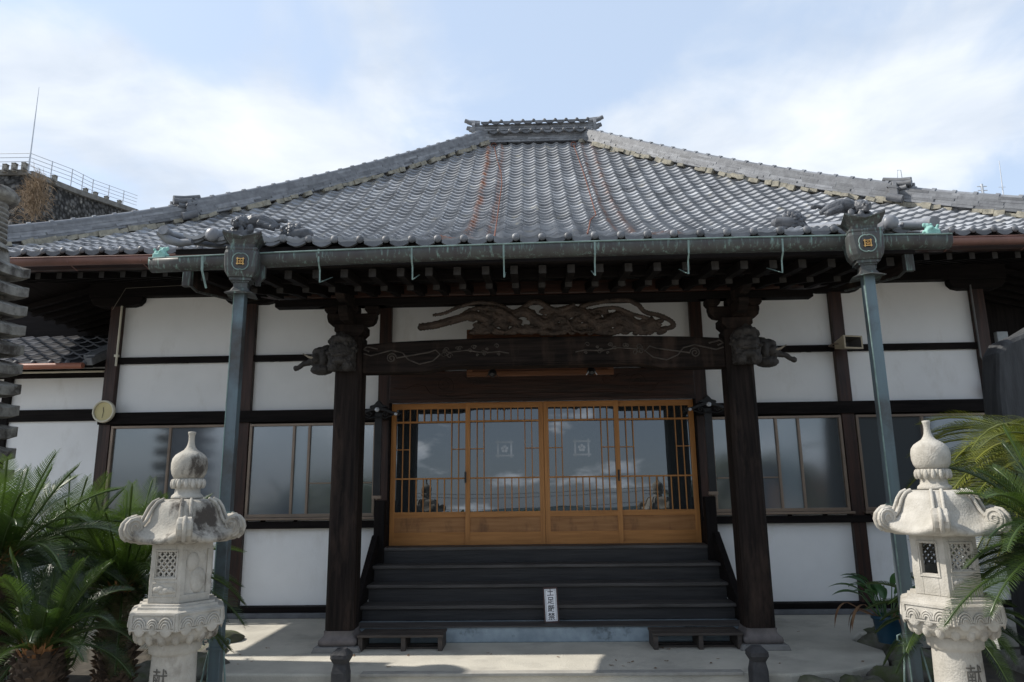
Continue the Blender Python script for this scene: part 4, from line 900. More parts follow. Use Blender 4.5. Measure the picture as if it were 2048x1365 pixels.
# conduits and boxes on the columns
m_ = MB(); m_.tube([(-5.635, 8.995, 3.18), (-5.635, 8.995, 4.0)], .014, 8); m_.box(-5.66, -5.61, 8.97, 9.01, 3.30, 3.33); hp(m_, 'white_conduit', M_ivory)
m_ = MB(); m_.tube([(5.62, 8.99, 3.1), (5.62, 8.99, 4.05)], .012, 6); m_.tube([(5.62, 8.99, 3.1), (5.64, 8.96, 3.0), (5.72, 8.94, 2.98), (5.80, 8.95, 3.0)], .008, 6); hp(m_, 'grey_cable', mat('grey_cable', (.16, .16, .16), rough=.6, bump=0))
m_ = MB(); m_.box(5.86, 6.0, 8.98, 9.05, 3.15, 3.42); hp(m_, 'junction_box', mat('grey_box', (.34, .37, .38), rough=.5, bump=0), bevel=.008)
m_ = MB(); m_.tube([(-5.75, 8.98, 3.95), (-5.70, 8.9, 3.93), (-5.55, 8.9, 4.22), (-4.6, 8.9, 4.25), (-3.9, 8.9, 4.27)], .0035, 6); hp(m_, 'eave_wire', mat('aged_wire', (.2, .18, .15), bump=0))
# thin pole beside the left post
t_ = thing('leaning_pole', 'thin black pole standing between the left porch post and the stair', 'pole', (-2.16, 8.1, 0))
m_ = MB(); m_.tube([(-2.14, 8.0, 0.0), (-2.135, 8.0, 1.02)], .011, 8); m_.build('shaft', M_blackp, t_); m_ = MB(); m_.tube([(-2.135, 8.0, .98), (-2.135, 8.0, 1.05)], .018, 8); m_.build('knob', M_blackp, t_)

# notice board with 土足厳禁
sg = thing('notice_board', 'small framed white notice with black writing standing on the lowest stair board', 'sign', (.055, 7.70, .162))
pB = at(1104, 1248, 7.70); xs_ = pB.x; Mn = Matrix.Translation((xs_, 7.70, .164)) @ Matrix.Rotation(R(-2), 4, 'Y') @ Matrix.Rotation(R(-14), 4, 'X')
w_, h_ = .074, .345
m_ = MB()
m_.box(-w_, w_, 0, .014, -.004, .014, Mn); m_.box(-w_, w_, 0, .014, h_-.014, h_+.004, Mn); m_.box(-w_-.004, -w_+.012, 0, .016, .014, h_-.014, Mn); m_.box(w_-.012, w_+.004, 0, .016, .014, h_-.014, Mn); m_.build('frame', wood('sign_frame', (.05, .02, .015), (.03, .012, .01), 'z', rough=.5), sg, bevel=.001)
m_ = MB(); m_.box(-w_+.012, w_-.012, .004, .012, .014, h_-.014, Mn); m_.build('face', mat('white_board', (.78, .78, .80), (.76, .76, .78), rough=.5, bump=0), sg)
M_ink = mat('black_ink', (.012, .012, .016), rough=.6, bump=0)
m_ = MB()
for q in (.019, .025):
    a_, b_ = w_-q, .009+q-.012+.005
    for x0, x1, z0, z1 in ((-a_, a_, b_, b_+.0016), (-a_, a_, h_-b_-.0016, h_-b_), (-a_, -a_+.0016, b_, h_-b_), (a_-.0016, a_, b_, h_-b_)): m_.box(x0, x1, .0030, .0038, z0, z1, Mn)
m_.build('border_line', M_ink, sg)
for i, ch in enumerate('土足厳禁'):
    text_mesh(ch, .074, .0006, Mn @ Matrix.Translation((0, .0030, .291-i*.0785)) @ Matrix.Rotation(PI/2, 4, 'X'), 'character', M_ink, sg, bold=.0007)
# step racks
M_rack = wood('rack_wood', (.075, .06, .05), (.035, .029, .026), 'x', rough=.7)
for x0, x1, lab in ((-1.86, -1.02, 'low slatted wooden step rack beside the left porch post'), (1.0, 1.86, 'low slatted wooden step rack beside the right porch post')):
    t_ = thing('step_rack', lab, 'rack', ((x0+x1)/2, 7.36, 0), group='low racks before the stair')
    
    for ya, yb in ((7.19, 7.34), (7.36, 7.51)): m_ = MB(); m_.box(x0, x1, ya, yb, .128, .150); m_.build('top_board', M_rack, t_, bevel=.003)
    for xx in (x0+.03, (x0+x1)/2+.03, x1-.03): m_ = MB(); m_.box(xx-.022, xx+.022, 7.20, 7.50, 0.001, .127); m_.build('leg', M_rack, t_, bevel=.003)
    
    for ya, yb in ((7.30, 7.36), (7.42, 7.47)): m_ = MB(); m_.box(x0+.055, x1-.055, ya, yb, .002, .02); m_.build('lower_slat', M_rack, t_)
# short stone posts at the step
for x, lab in ((-1.755, 'short black stone post with a faceted head at the left end of the step'), (1.705, 'short black stone post with a faceted head at the right end of the step')):
    t_ = thing('stone_post', lab, 'stone post', (x, 6.25, -.15), R(4 if x > 0 else -6), group='short posts flanking the step', world=False)
    I_ = Matrix.Identity(4)
    m_ = MB(); loft(m_, [rrect(.060, .060, 0, .3, 0, I_), rrect(.068, .068, .10, .3, 0, I_), rrect(.068, .068, .20, .3, 0, I_), rrect(.056, .056, .262, .3, 0, I_), rrect(.055, .055, .27, .3, 0, I_)]); m_.build('shaft', M_darkst, t_, bevel=.004)
    m_ = MB(); loft(m_, [rrect(.055, .055, .271, .3, 0, I_), rrect(.080, .080, .315, .35, 0, I_), rrect(.078, .078, .345, .35, 0, I_), rrect(.04, .04, .385, .5, 0, I_)]); m_.build('head', M_darkst, t_, bevel=.004)
    m_ = MB(); loft(m_, [rrect(.15, .15, -.17, .3, 0, I_), rrect(.14, .14, -.04, .3, 0, I_), rrect(.08, .08, .0, .3, 0, I_)]); m_.build('foot', M_darkst, t_, bevel=.006)

# ---------------------------------------------------------------- annex on the left
an = thing('side_annex', 'lower white plastered annex with a small tiled roof left of the hall', 'building', (-8.5, 9.5, 0))
AY = 9.45
m_ = MB(); m_.box(-13, -5.83, AY, AY+.1, .1, 3.25); m_.build('wall', M_plaster, an)
m_ = MB(); m_.box(-13, -5.80, AY-.04, AY-.002, 2.50, 2.66); m_.build('lintel_beam', dark('x'), an, bevel=.006)
m_ = MB(); m_.box(-13, -5.80, AY-.05, AY-.003, 3.10, 3.22); m_.build('wall_plate', dark('x'), an, bevel=.006)
m_ = MB(); m_.box(-7.45, -7.33, AY-.05, AY-.004, .1, 3.1); m_.build('wall_column', dark('z'), an, bevel=.006)
m_ = MB(); m_.tube([(-13, AY-.12, 3.17), (-6.0, AY-.12, 3.17)], .016, 6); m_.build('white_conduit', M_ivory, an)
m_ = MB(); m_.smooth = True
for j in range(7):
    ya = AY-.55+j*.21; za = 3.185+j*.10
    for i in range(28):
        xa = -5.95-.235*(i+1)
        if j*.06+xa+.235 > -5.95: pass
        A_, B_, D_ = [], [], []
        for a_ in XS:
            h_ = prof_x(a_); A_.append((xa+a_*.235, ya, za+.05+h_)); B_.append((xa+a_*.235, ya+.235, za+.10+.02+h_)); D_.append((xa+a_*.235, ya, za+.024+h_))
        k = len(XS); m_.tint = rng.random(); m_.add(A_+B_, [(q_, q_+1, k+q_+1, k+q_) for q_ in range(k-1)]); m_.add(D_+A_, [(q_, q_+1, k+q_+1, k+q_) for q_ in range(k-1)])
for i in range(28): m_.ball((-5.95-.235*(i+1)+.235*.86, AY-.56, 3.22), .040, (1, .6, 1), 12)
ar = m_.build('roof', mat('annex_tile', (.075, .078, .09), (.05, .052, .058), rough=.6, scale=6, tint=.3), an)
m_ = MB(); m_.bar((-5.93, AY-.58, 3.22), (-5.93, AY+.95, 3.95), .10, .10); m_.bar((-5.98, AY-.50, 3.30), (-5.98, AY+.95, 4.03), .16, .05); m_.build('verge_ridge', M_tile_dark, ar, bevel=.01)
m_ = MB(); m_.add([(-12.6, AY-.53, 3.15), (-5.9, AY-.53, 3.15), (-5.9, AY+1, 3.86), (-12.6, AY+1, 3.86), (-12.6, AY-.53, 3.19), (-5.9, AY-.53, 3.19), (-5.9, AY+1, 3.90), (-12.6, AY+1, 3.90)], [(0, 1, 2, 3), (7, 6, 5, 4), (0, 4, 5, 1), (1, 5, 6, 2)]); m_.build('soffit', dark('x'), ar)
m_ = MB(); m_.tube([(-12.6, AY-.61, 3.165), (-5.98, AY-.61, 3.165)], .04, 12); m_.build('gutter', mat('rust_red_gutter', (.34, .13, .08), (.26, .10, .06), rough=.5, bump=0), an)
m_ = MB(); m_.box(-13, -5.9, AY+.15, AY+1.6, .1, 3.2); m_.build('core', M_plaster, an)
m_ = MB(); m_.box(-13, -5.9, 10.6, 10.7, 3.2, 4.95); m_.build('dark_backing', dark('x'), an)  # dark sheet added to keep the gap under the main eave dark
# dark wing at the right side of the hall
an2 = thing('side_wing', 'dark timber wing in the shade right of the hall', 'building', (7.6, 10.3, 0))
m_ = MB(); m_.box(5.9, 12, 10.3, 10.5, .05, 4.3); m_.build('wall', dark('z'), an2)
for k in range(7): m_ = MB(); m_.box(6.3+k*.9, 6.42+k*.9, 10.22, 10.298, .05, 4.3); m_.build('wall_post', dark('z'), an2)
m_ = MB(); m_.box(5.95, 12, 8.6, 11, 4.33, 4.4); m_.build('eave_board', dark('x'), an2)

# ---------------------------------------------------------------- hillside and retaining wall, far left
def cobble_mat():
    m = mat('cobble_wall', (.065, .064, .062), (.035, .035, .036), rough=.95, scale=2.5, bump=0, c3=(.2, .19, .17), c3r=(.6, .7), c3s=1.5)
    nt = m.node_tree; b = nt.nodes['Principled BSDF']; tc = N(nt, 'ShaderNodeTexCoord')
    v = N(nt, 'ShaderNodeTexVoronoi'); v.inputs['Scale'].default_value = 3.6; L(nt, tc.outputs['Object'], v.inputs['Vector'])
    col = b.inputs['Base Color'].links[0].from_socket
    r = N(nt, 'ShaderNodeMapRange'); L(nt, v.outputs['Distance'], r.inputs[0]); r.inputs[1].default_value = .35; r.inputs[2].default_value = .62; r.inputs[3].default_value = 1; r.inputs[4].default_value = .25
    hs = N(nt, 'ShaderNodeHueSaturation'); L(nt, col, hs.inputs['Color']); s3 = N(nt, 'ShaderNodeSeparateXYZ'); L(nt, v.outputs['Color'], s3.inputs[0])
    L(nt, mth(nt, 'MULTIPLY', r.outputs[0], mth(nt, 'MULTIPLY_ADD', s3.outputs[0], 1.6, .5)), hs.inputs['Value']); L(nt, hs.outputs[0], b.inputs['Base Color'])
    bp = N(nt, 'ShaderNodeBump'); bp.inputs['Strength'].default_value = 1; bp.inputs['Distance'].default_value = .12; bp.invert = True; L(nt, v.outputs['Distance'], bp.inputs['Height']); L(nt, bp.outputs[0], b.inputs['Normal']); return m
HC = at(56, 348, 40); HZ = HC.z
pl_ = [Vector((-60, 38.6, HZ-.1)), Vector((HC.x, 40, HZ)), Vector((HC.x+2.4, 45, HZ+.2)), Vector((HC.x+8.2, 58, HZ+.9)), Vector((HC.x+10, 70, HZ+1))]
# let the crest fall to where the photo shows it
pl_[2] = at(148, 384, 44.5); pl_[3] = at(268, 424, 52); pl_[4] = pl_[3]+Vector((2, 12, -2))
rw = thing('retaining_wall', 'high retaining wall of rounded cobbles on the hill behind the roof', 'retaining wall', (HC.x, 40, 0))
m_ = MB()
for i in range(4):
    a_, b_ = pl_[i], pl_[i+1]; n_ = 8
    m_.add([a_, b_, (b_.x, b_.y-5, 0), (a_.x, a_.y-5, 0)], [(0, 3, 2, 1)])
m_.build('cobble_face', cobble_mat(), rw)
m_ = MB()
for i in range(4): m_.bar(pl_[i]+Vector((0, .1, .05)), pl_[i+1]+Vector((0, .1, .05)), .5, .35)
m_.build('coping', mat('coping', (.17, .165, .155), (.10, .097, .09), rough=.95, scale=2), rw)
h_ = MB(); top = [p+Vector((0, .3, -.05)) for p in pl_]
h_.add(top+[p+Vector((-60, 80, 8)) for p in top[::-1]], [tuple(range(10))]); struct(h_.build('hillside', mat('hill_soil', (.12, .12, .07), (.07, .08, .04), rough=1, scale=.5)))
rl = thing('steel_railing', 'thin steel railing with four rails on top of the cobbled wall', 'railing', tuple(HC))
RLP = [Vector((-60, 38.8, HZ-.1)), at(56, 345, 40), at(141, 374, 44), at(183, 393, 47), at(272, 421, 54)]
for i in range(4):
    a_, b_ = RLP[i], RLP[i+1]
    for k in range(4): m_ = MB(); z_ = .45+.28*k; m_.tube([a_+Vector((0, 0, z_)), b_+Vector((0, 0, z_))], .022, 5); m_.build('rail', M_steel, rl)
    n_ = [4, 2, 2, 3][i]
    for k in range(n_): p = a_.lerp(b_, k/n_); m_ = MB(); m_.tube([p, p+Vector((0, 0, 1.32))], .035, 6); m_.build('rail_post', M_steel, rl)
t_ = thing('lightning_rod', 'tall thin metal rod at the corner of the hilltop railing', 'lightning rod', tuple(HC)); ttop = at(78, 175, 40)
m_ = MB(); m_.tube([HC, HC.lerp(ttop, .6), ttop], [.05, .035, .015], 6); m_.build('mast', M_steel, t_); m_ = MB(); m_.box(HC.x-.15, HC.x+.15, HC.y-.1, HC.y+.1, HC.z, HC.z+.12); m_.build('clamp', M_steel, t_)
gp = None; spots = [at(u, v, Y) for u, v, Y in ((10, 343, 39.5), (28, 341, 39.6), (48, 340, 39.8), (108, 365, 42), (170, 390, 45.7), (190, 397, 47), (212, 405, 48.4), (238, 413, 50))]
labs = ['leftmost small stone post on the hilltop coping', 'second small stone post on the hilltop coping from the left', 'small stone post at the corner of the hilltop coping', 'small stone post behind the dry grass on the hilltop', 'stone post halfway down the hilltop railing', 'stone post just before the dark tablet on the hilltop', 'stone post beyond the middle of the hilltop railing', 'last stone post where the railing meets the roof ridge']
for p, lb in zip(spots, labs):
    if gp is None:
        gp = thing('coping_post', lb, 'stone post', tuple(p), group='stone posts on the hilltop wall', world=False); m_ = MB(); m_.box(-.13, .13, -.13, .13, -.1, .40); m_.build('shaft', M_pag, gp, bevel=.02); m_ = MB(); m_.box(-.15, .15, -.15, .15, .401, .46); m_.build('head', M_pag, gp, bevel=.03)
    else: dup(gp, tuple(p), label=lb)
# dry grass tuft
t_ = thing('dry_grass_tuft', 'tuft of dry brown grass hanging over the cobbled wall', 'grass tuft', tuple(at(75, 375, 39)))
m_ = MB(); rg = random.Random(2); c0 = at(72, 392, 38.8)
for i in range(900):
    a_ = rg.uniform(0, 2*PI); e_ = rg.uniform(-.6, 1.45); ln = rg.uniform(.6, 1.5); d = Vector((math.cos(a_)*math.cos(e_), -abs(math.sin(a_))*math.cos(e_)*.6, math.sin(e_))); b0 = c0+Vector((rg.gauss(0, .35), rg.uniform(-.2, .1), rg.gauss(-.3, .6)))
    mid = b0+d*ln*.6; tp = b0+d*ln+Vector((0, 0, -.25*ln)); s_ = Vector((.013, 0, .006)); m_.tint = rg.random()
    m_.add([b0-s_, b0+s_, mid+s_*.8, mid-s_*.8, tp], [(0, 1, 2, 3), (3, 2, 4)])
m_.build('blades', mat('dry_grass', (.30, .225, .15), (.17, .12, .08), rough=.9, scale=6, tint=.4, bump=0), t_)
# masts far behind on the right
for nm_, lb, u0, v0, u1, v1, Y in (('radio_mast', 'thin white mast rising behind the right end of the roof', 2008, 400, 1998, 322, 60), ('lattice_aerial', 'small frame aerial just above the right ridge', 1795, 372, 1794, 341, 50)):
    a_, b_ = at(u0, v0, Y), at(u1, v1, Y); base = Vector((a_.x, a_.y, 0)); t_ = thing(nm_, lb, 'aerial', tuple(base)); m_ = MB(); m_.tube([base, a_, b_], [.09, .06, .03], 6); m_.build('mast', M_steel, t_)
    if nm_ == 'lattice_aerial': m_ = MB(); m_.tube([b_+Vector((.0, 0, 0)), b_+Vector((.28, 0, 0)), b_+Vector((.32, 0, -1.5))], .025, 5); m_.build('element', M_steel, t_)
    else: m_ = MB(); m_.tube([a_+Vector((-.3, 0, 1.2)), a_+Vector((.3, 0, 1.2))], .02, 5); m_.build('element', M_steel, t_)
t_ = thing('utility_pole', 'distant pole with a crossarm behind the lower right ridge', 'utility pole', (at(1963, 395, 70).x, 70, 0)); a_ = at(1963, 369, 70)
m_ = MB(); m_.tube([(a_.x, 70, 0), a_], .13, 8); m_.build('mast', M_steel, t_)
for q in (.25, .7): m_ = MB(); m_.tube([a_+Vector((-.5, 0, -q)), a_+Vector((.5, 0, -q))], .05, 5); m_.build('crossarm', M_steel, t_)

# ---------------------------------------------------------------- stone lanterns
def hexr(s):
    def f(t, z=0):
        p = math.cos(PI/6)/math.cos(((t+PI/6*0) % (PI/3))-PI/6); return (1-s)+s*p
    return f
def lantern(name, label, loc, rzv, facets, stone, clean, txt_ang, scale=1.0):
    t_ = thing(name, label, 'stone lantern', loc, rzv, group='stone lanterns before the hall', world=False)
    t_.scale = (.845, .845, 1)
    z0 = -loc[2]
    KZ = ([-.4, .0, .53, .607, .70, .855, 1.216, 1.495, 1.92], [-.32, .08, .64, .71, .79, .925, 1.255, 1.50, 1.92])
    def Z(z): return float(np.interp(z, KZ[0], KZ[1]))-loc[2]
    # finial
    m_ = MB(); pr = [(.016, 1.912), (.027, 1.910), (.026, 1.900), (.021, 1.885), (.020, 1.860), (.024, 1.835), (.032, 1.815), (.046, 1.798), (.070, 1.785), (.098, 1.768), (.116, 1.745), (.123, 1.715), (.122, 1.680), (.114, 1.650), (.100, 1.628), (.088, 1.622)]
    m_.lathe([(r_, Z(z)) for r_, z in pr[::-1]], n=36); fin = m_.build('finial', stone if not clean else M_stone2, t_)
    m_ = MB(); m_.lathe([(.085, Z(1.50)), (.108, Z(1.505)), (.104, Z(1.52)), (.086, Z(1.535)), (.084, Z(1.56)), (.098, Z(1.575)), (.104, Z(1.60)), (.098, Z(1.622))], n=36)
    for i in range(14):
        a_ = 2*PI*i/14; m_.ball((.102*math.cos(a_), .102*math.sin(a_), Z(1.592)), .024, (.75, .75, 1.25), 8); a_ += PI/14; m_.ball((.098*math.cos(a_), .098*math.sin(a_), Z(1.602)), .018, (.8, .8, 1.2), 8)
    m_.build('lotus_ring', M_stone2, t_)
    # roof (hexagonal, corners at multiples of 60 degrees)
    m_ = MB(); rings = [(.12, 1.500, 0, 0), (.175, 1.494, .1, 0), (.212, 1.475, .2, 0), (.236, 1.44, .35, 0), (.252, 1.40, .5, 0), (.268, 1.36, .65, .0), (.292, 1.325, .8, .01), (.325, 1.290, .95, .03), (.362, 1.264, 1, .055), (.382, 1.250, 1, .07), (.385, 1.229, 1, .055), (.360, 1.219, 1, .030), (.30, 1.217, 1, .0), (.20, 1.216, 1, 0), (.02, 1.216, 1, 0)]
    n = 72; vs = []
    for r_, z, s_, lf in rings:
        for j in range(n):
            t = 2*PI*j/n; c_ = abs(((t+PI/6) % (PI/3))-PI/6)/(PI/6); corner = (1-c_)**2
            rr = r_*((1-s_)+s_*math.cos(PI/6)/math.cos((t % (PI/3))-PI/6)); vs.append((rr*math.cos(t), rr*math.sin(t), Z(z)+lf*corner))
    m_.add(vs, [((i+1)*n+j, (i+1)*n+(j+1) % n, i*n+(j+1) % n, i*n+j) for i in range(len(rings)-1) for j in range(n)], True); m_.add(vs[:n], [tuple(range(n))])
    kasa = m_.build('roof', stone, t_)
    kasa.scale = (1.07, 1.07, 1)
    for k in range(6):
        Mk = Matrix.Rotation(k*PI/3, 4, 'Z'); m_ = MB()
        prf = [(.272, 1.30), (.30, 1.262), (.335, 1.245), (.372, 1.25), (.402, 1.275), (.412, 1.315), (.402, 1.355), (.375, 1.385), (.340, 1.392), (.310, 1.38), (.296, 1.352), (.298, 1.325)]
        m_.prism([(p, Z(z)) for p, z in prf], -.040, .040, 'xz', Mk)
        for q in (-1, 1):
            m_.tube([Mk @ Vector((.347+rr*math.cos(a2), q*.041, Z(1.328)+rr*math.sin(a2))) for rr, a2 in [(.056*(1-.8*i/22), -PI*.6+i/22*3.6*PI) for i in range(23)]], .007, 6)
            m_.tube([Mk @ Vector((r_*1.0, q*.028, Z(z)+.004)) for r_, z in ((.176, 1.496), (.214, 1.478), (.240, 1.443), (.257, 1.403), (.275, 1.365), (.298, 1.335))], .011, 8)
        m_.tube([Mk @ Vector((.342, 0, Z(1.386))), Mk @ Vector((.378, 0, Z(1.380))), Mk @ Vector((.405, 0, Z(1.352))), Mk @ Vector((.415, 0, Z(1.315))), Mk @ Vector((.404, 0, Z(1.272))), Mk @ Vector((.375, 0, Z(1.248)))], .013, 8)
        m_.build('corner_scroll', stone, kasa, bevel=.012)
    # fire box
    m_ = MB(); RB = .222; ap = RB*math.cos(PI/6); hwf = RB*.5
    fbx = None; zb, zt = .858, 1.216
    for k in range(6):
        Mk = Matrix.Rotation(k*PI/3+PI/6, 4, 'Z') @ Matrix.Translation((ap, 0, 0)) @ Matrix.Rotation(PI/2, 4, 'Z')   # x along the facet, -y outward
        kind = facets[k]
        def B(x0, x1, y0, y1, a_, b_): m_.box(x0, x1, y0, y1, Z(a_), Z(b_), Mk)
        t = .04
        e0 = hwf+.001
        if kind == 'lattice':
            B(-e0, -.068, 0, t, zb, zt); B(.068, e0, 0, t, zb, zt); B(-.068, .068, 0, t, 1.165, zt); B(-.068, .068, 0, t, zb, 1.018)
            for i in range(-3, 4):
                c_ = i*.040
                for s_ in (-1, 1):
                    # clipped diagonal bars
                    x0_, x1_ = -.068, .068; za = 1.0915+s_*(x0_-c_); zb2 = 1.0915+s_*(x1_-c_)
                    def cl(x): return max(-.068, min(.068, x))
                    pa = [(x, 1.0915+s_*(x-c_)) for x in (x0_, x1_)]
                    xs2 = [x for x in np.linspace(x0_, x1_, 41) if 1.018 <= 1.0915+s_*(x-c_) <= 1.165]
                    if len(xs2) > 3: m_.bar(Mk @ Vector((xs2[0], .018, Z(1.0915+s_*(xs2[0]-c_)))), Mk @ Vector((xs2[-1], .018, Z(1.0915+s_*(xs2[-1]-c_)))), .011, .02, (Mk.to_3x3() @ Vector((0, 1, 0))))
            for x0_, x1_, a_, b_ in ((-.084, .084, 1.170, 1.18), (-.084, .084, 1.000, 1.010), (-.084, -.074, 1.010, 1.170), (.074, .084, 1.010, 1.170)): B(x0_, x1_, -.007, .004, a_, b_)
            for x0_, x1_, a_, b_ in ((-.088, .088, .975, .981), (-.088, .088, .895, .901), (-.088, -.082, .901, .975), (.082, .088, .901, .975)): B(x0_, x1_, -.005, .004, a_, b_)
            for dx, dz, r_ in ((-.055, .94, .022), (-.025, .948, .020), (.01, .932, .024), (.045, .935, .022), (.065, .93, .015), (-.02, .925, .02)): m_.ball((dx, .0, Z(dz)), r_, (1.3, .5, .8), 10, Mk)
        elif kind == 'leaf':
            B(-e0, e0, .012, t, zb, zt)
            for x0_, x1_, a_, b_ in ((-e0, e0, 1.175, zt), (-e0, e0, zb, .905), (-e0, -.078, .905, 1.175), (.078, e0, .905, 1.175)): B(x0_, x1_, 0, .012, a_, b_)
            m_.ball((-.025, .016, Z(1.10)), .055, (.9, .32, 1.05), 14, Mk); m_.ball((.02, .016, Z(.985)), .075, (.8, .28, 1.0), 14, Mk); m_.ball((.05, .016, Z(1.12)), .03, (.9, .3, 1.2), 10, Mk)
        else:
            B(-e0, -.052, 0, t, zb, zt); B(.052, e0, 0, t, zb, zt); B(-.052, .052, 0, t, 1.165, zt); B(-.052, .052, 0, t, zb, .985)
            for x0_, x1_, a_, b_ in ((-.07, .07, 1.172, 1.182), (-.07, .07, .965, .975), (-.07, -.06, .975, 1.172), (.06, .07, .975, 1.172)): B(x0_, x1_, -.006, .004, a_, b_)
    m_.build('fire_box', M_stone2, t_, bevel=.003)
    # platform
    hx = lambda s=1: (lambda t, z: (1-s)+s*math.cos(PI/6)/math.cos((t % (PI/3))-PI/6))
    m_ = MB(); m_.lathe([(.20, Z(.857)), (.262, Z(.856)), (.264, Z(.843)), (.285, Z(.841)), (.288, Z(.825)), (.322, Z(.815)), (.330, Z(.812)), (.330, Z(.700)), (.322, Z(.696)), (.2, Z(.695))][::-1], n=72, rf=hx(), smooth=False)
    plat = m_.build('platform', M_stone2, t_); RP = .330; app = RP*math.cos(PI/6)
    m_ = MB()
    for k in range(6):
        Mk = Matrix.Rotation(k*PI/3+PI/6, 4, 'Z') @ Matrix.Translation((app, 0, 0)) @ Matrix.Rotation(PI/2, 4, 'Z')
        for x0_, x1_, a_, b_ in ((-.150, .150, .797, .805), (-.150, .150, .706, .714), (-.150, -.143, .714, .797), (.143, .150, .714, .797)): m_.box(x0_, x1_, -.007, .003, Z(a_), Z(b_), Mk)
        for dx, r_ in ((-.095, .042), (0, .036), (.09, .044)):
            m_.ball((dx, .004, Z(.728)), r_, (1.12, .30, 1.25), 14, Mk)
            for q in (1.0, .72, .42): m_.tube([Mk @ Vector((dx+1.1*r_*q*math.cos(PI*i/12), -.006-.008*(1-q), Z(.722)+1.2*r_*q*math.sin(PI*i/12))) for i in range(13)], .0055, 6)
    m_.build('cloud_relief', M_stone2, plat)
    m_ = MB(); m_.lathe([(.17, Z(.607)), (.215, Z(.612)), (.250, Z(.635)), (.272, Z(.665)), (.275, Z(.694))], n=36)
    for i in range(18):
        a_ = 2*PI*i/18; m_.ball((.240*math.cos(a_), .240*math.sin(a_), Z(.655)), .038, (.85, .85, 1.25), 10)
    m_.build('petal_ring', stone if not clean else M_stone2, t_)
    m_ = MB(); m_.lathe([(.158, -.1-0+Z(0)), (.152, Z(.2)), (.143, Z(.515)), (.145, Z(.525)), (.166, Z(.535)), (.168, Z(.56)), (.170, Z(.59)), (.160, Z(.606))], n=48); sh = m_.build('shaft', M_stone2, t_)
    m_ = MB(); m_.lathe([(.40, Z(-.32)), (.40, Z(-.22)), (.36, Z(-.20)), (.30, Z(-.14)), (.19, Z(-.08)), (.16, Z(-.06))], n=72, rf=hx(.7)); m_.build('base', M_stone2, t_)
    # incised characters on the shaft
    for i, ch in enumerate('献'):
        me_o = text_mesh(ch, .115, .003, Matrix.Rotation(PI/2, 4, 'X'), 'character', mat('incised_ink', (.13, .12, .105), rough=.9, bump=0), sh)
        for v in me_o.data.vertices:
            ang = txt_ang-rzv+v.co.x/.147-PI/2; rad = .1475-.0 if v.co.y > 0 else .1500
            v.co = Vector((rad*math.cos(ang), rad*math.sin(ang), Z(.405)+v.co.z))
    return t_
lantern('stone_lantern', 'carved stone lantern with dark weathered roof stains at the left', (-2.22, 4.30, -.32), R(30-4+180+60-30), ['lattice', 'leaf', 'lattice', 'leaf', 'lattice', 'leaf'], M_stone, False, R(-8))
lantern('stone_lantern', 'paler clean stone lantern half covered by palm fronds at the right', (2.255, 4.30, -.32), R(30+3+180+60-30), ['lattice', 'leaf', 'open', 'lattice', 'leaf', 'open'], M_stone2, True, R(8))

# ---------------------------------------------------------------- tiered pagoda, left edge
pg = thing('stone_pagoda', 'tall weathered many tiered stone pagoda at the left edge', 'pagoda', (-5.78, 6.75, -.32))
pc = Vector((-5.78, 6.75, 0)); rot_p = R(-5)
def sq_ring(h, z, lift, n=8, rnd=0):
    pts = []
    for q in range(4):
        Mq = Matrix.Rotation(q*PI/2+rot_p, 3, 'Z')
        for i in range(n):
            a_ = -1+2*i/n; p = Mq @ Vector((h, a_*h, 0)); pts.append((pc.x+p.x, pc.y+p.y, z+lift*abs(a_)**3))
    return pts
tiers = []; v_ = [560, 597, 634, 672, 710, 748, 788, 830, 872, 915, 958, 1003, 1050]
for i, v in enumerate(v_):
    z = at(50, v, 7.1).z; h = .30+.006*i; m_ = MB()
    loft(m_, [sq_ring(h*.55, z-.03, 0), sq_ring(h*.80, z-.045, .0), sq_ring(h, z-.045, .035), sq_ring(h*1.0, z+.045, .045), sq_ring(h*.85, z+.075, .02), sq_ring(h*.55, z+.125, 0)])
    rf_ = m_.build('tier_roof', M_pag, pg, bevel=.004)
    m_ = MB(); hb = h*.52; m_.box(pc.x-hb, pc.x+hb, pc.y-hb, pc.y+hb, z-.13, z-.031); m_.build('tier_body', M_pag, pg)
ztop = at(50, 560, 7.1).z+.12; zb_ = at(50, 1050, 7.1).z-.13
m_ = MB(); loft(m_, [sq_ring(.17, ztop-.06, 0), sq_ring(.16, ztop+.06, 0), sq_ring(.15, ztop+.12, 0)])
k_ = [(.17, ztop+.12), (.16, ztop+.16), (.12, ztop+.20)]; z_ = ztop+.20
for i in range(8): k_ += [(.11, z_), (.15-.003*i, z_+.015), (.15-.003*i, z_+.035), (.11, z_+.048)]; z_ += .054
k_ += [(.13, z_), (.19, z_+.03), (.20, z_+.09), (.16, z_+.15), (.08, z_+.18)]
m_.lathe([(q*1.25, z) for q, z in k_], pc.x, pc.y, 24); m_.build('finial', M_pag, pg)
m_ = MB(); m_.box(pc.x-.36, pc.x+.36, pc.y-.36, pc.y+.36, -.32, zb_); m_.build('base', M_pag, pg, bevel=.02)

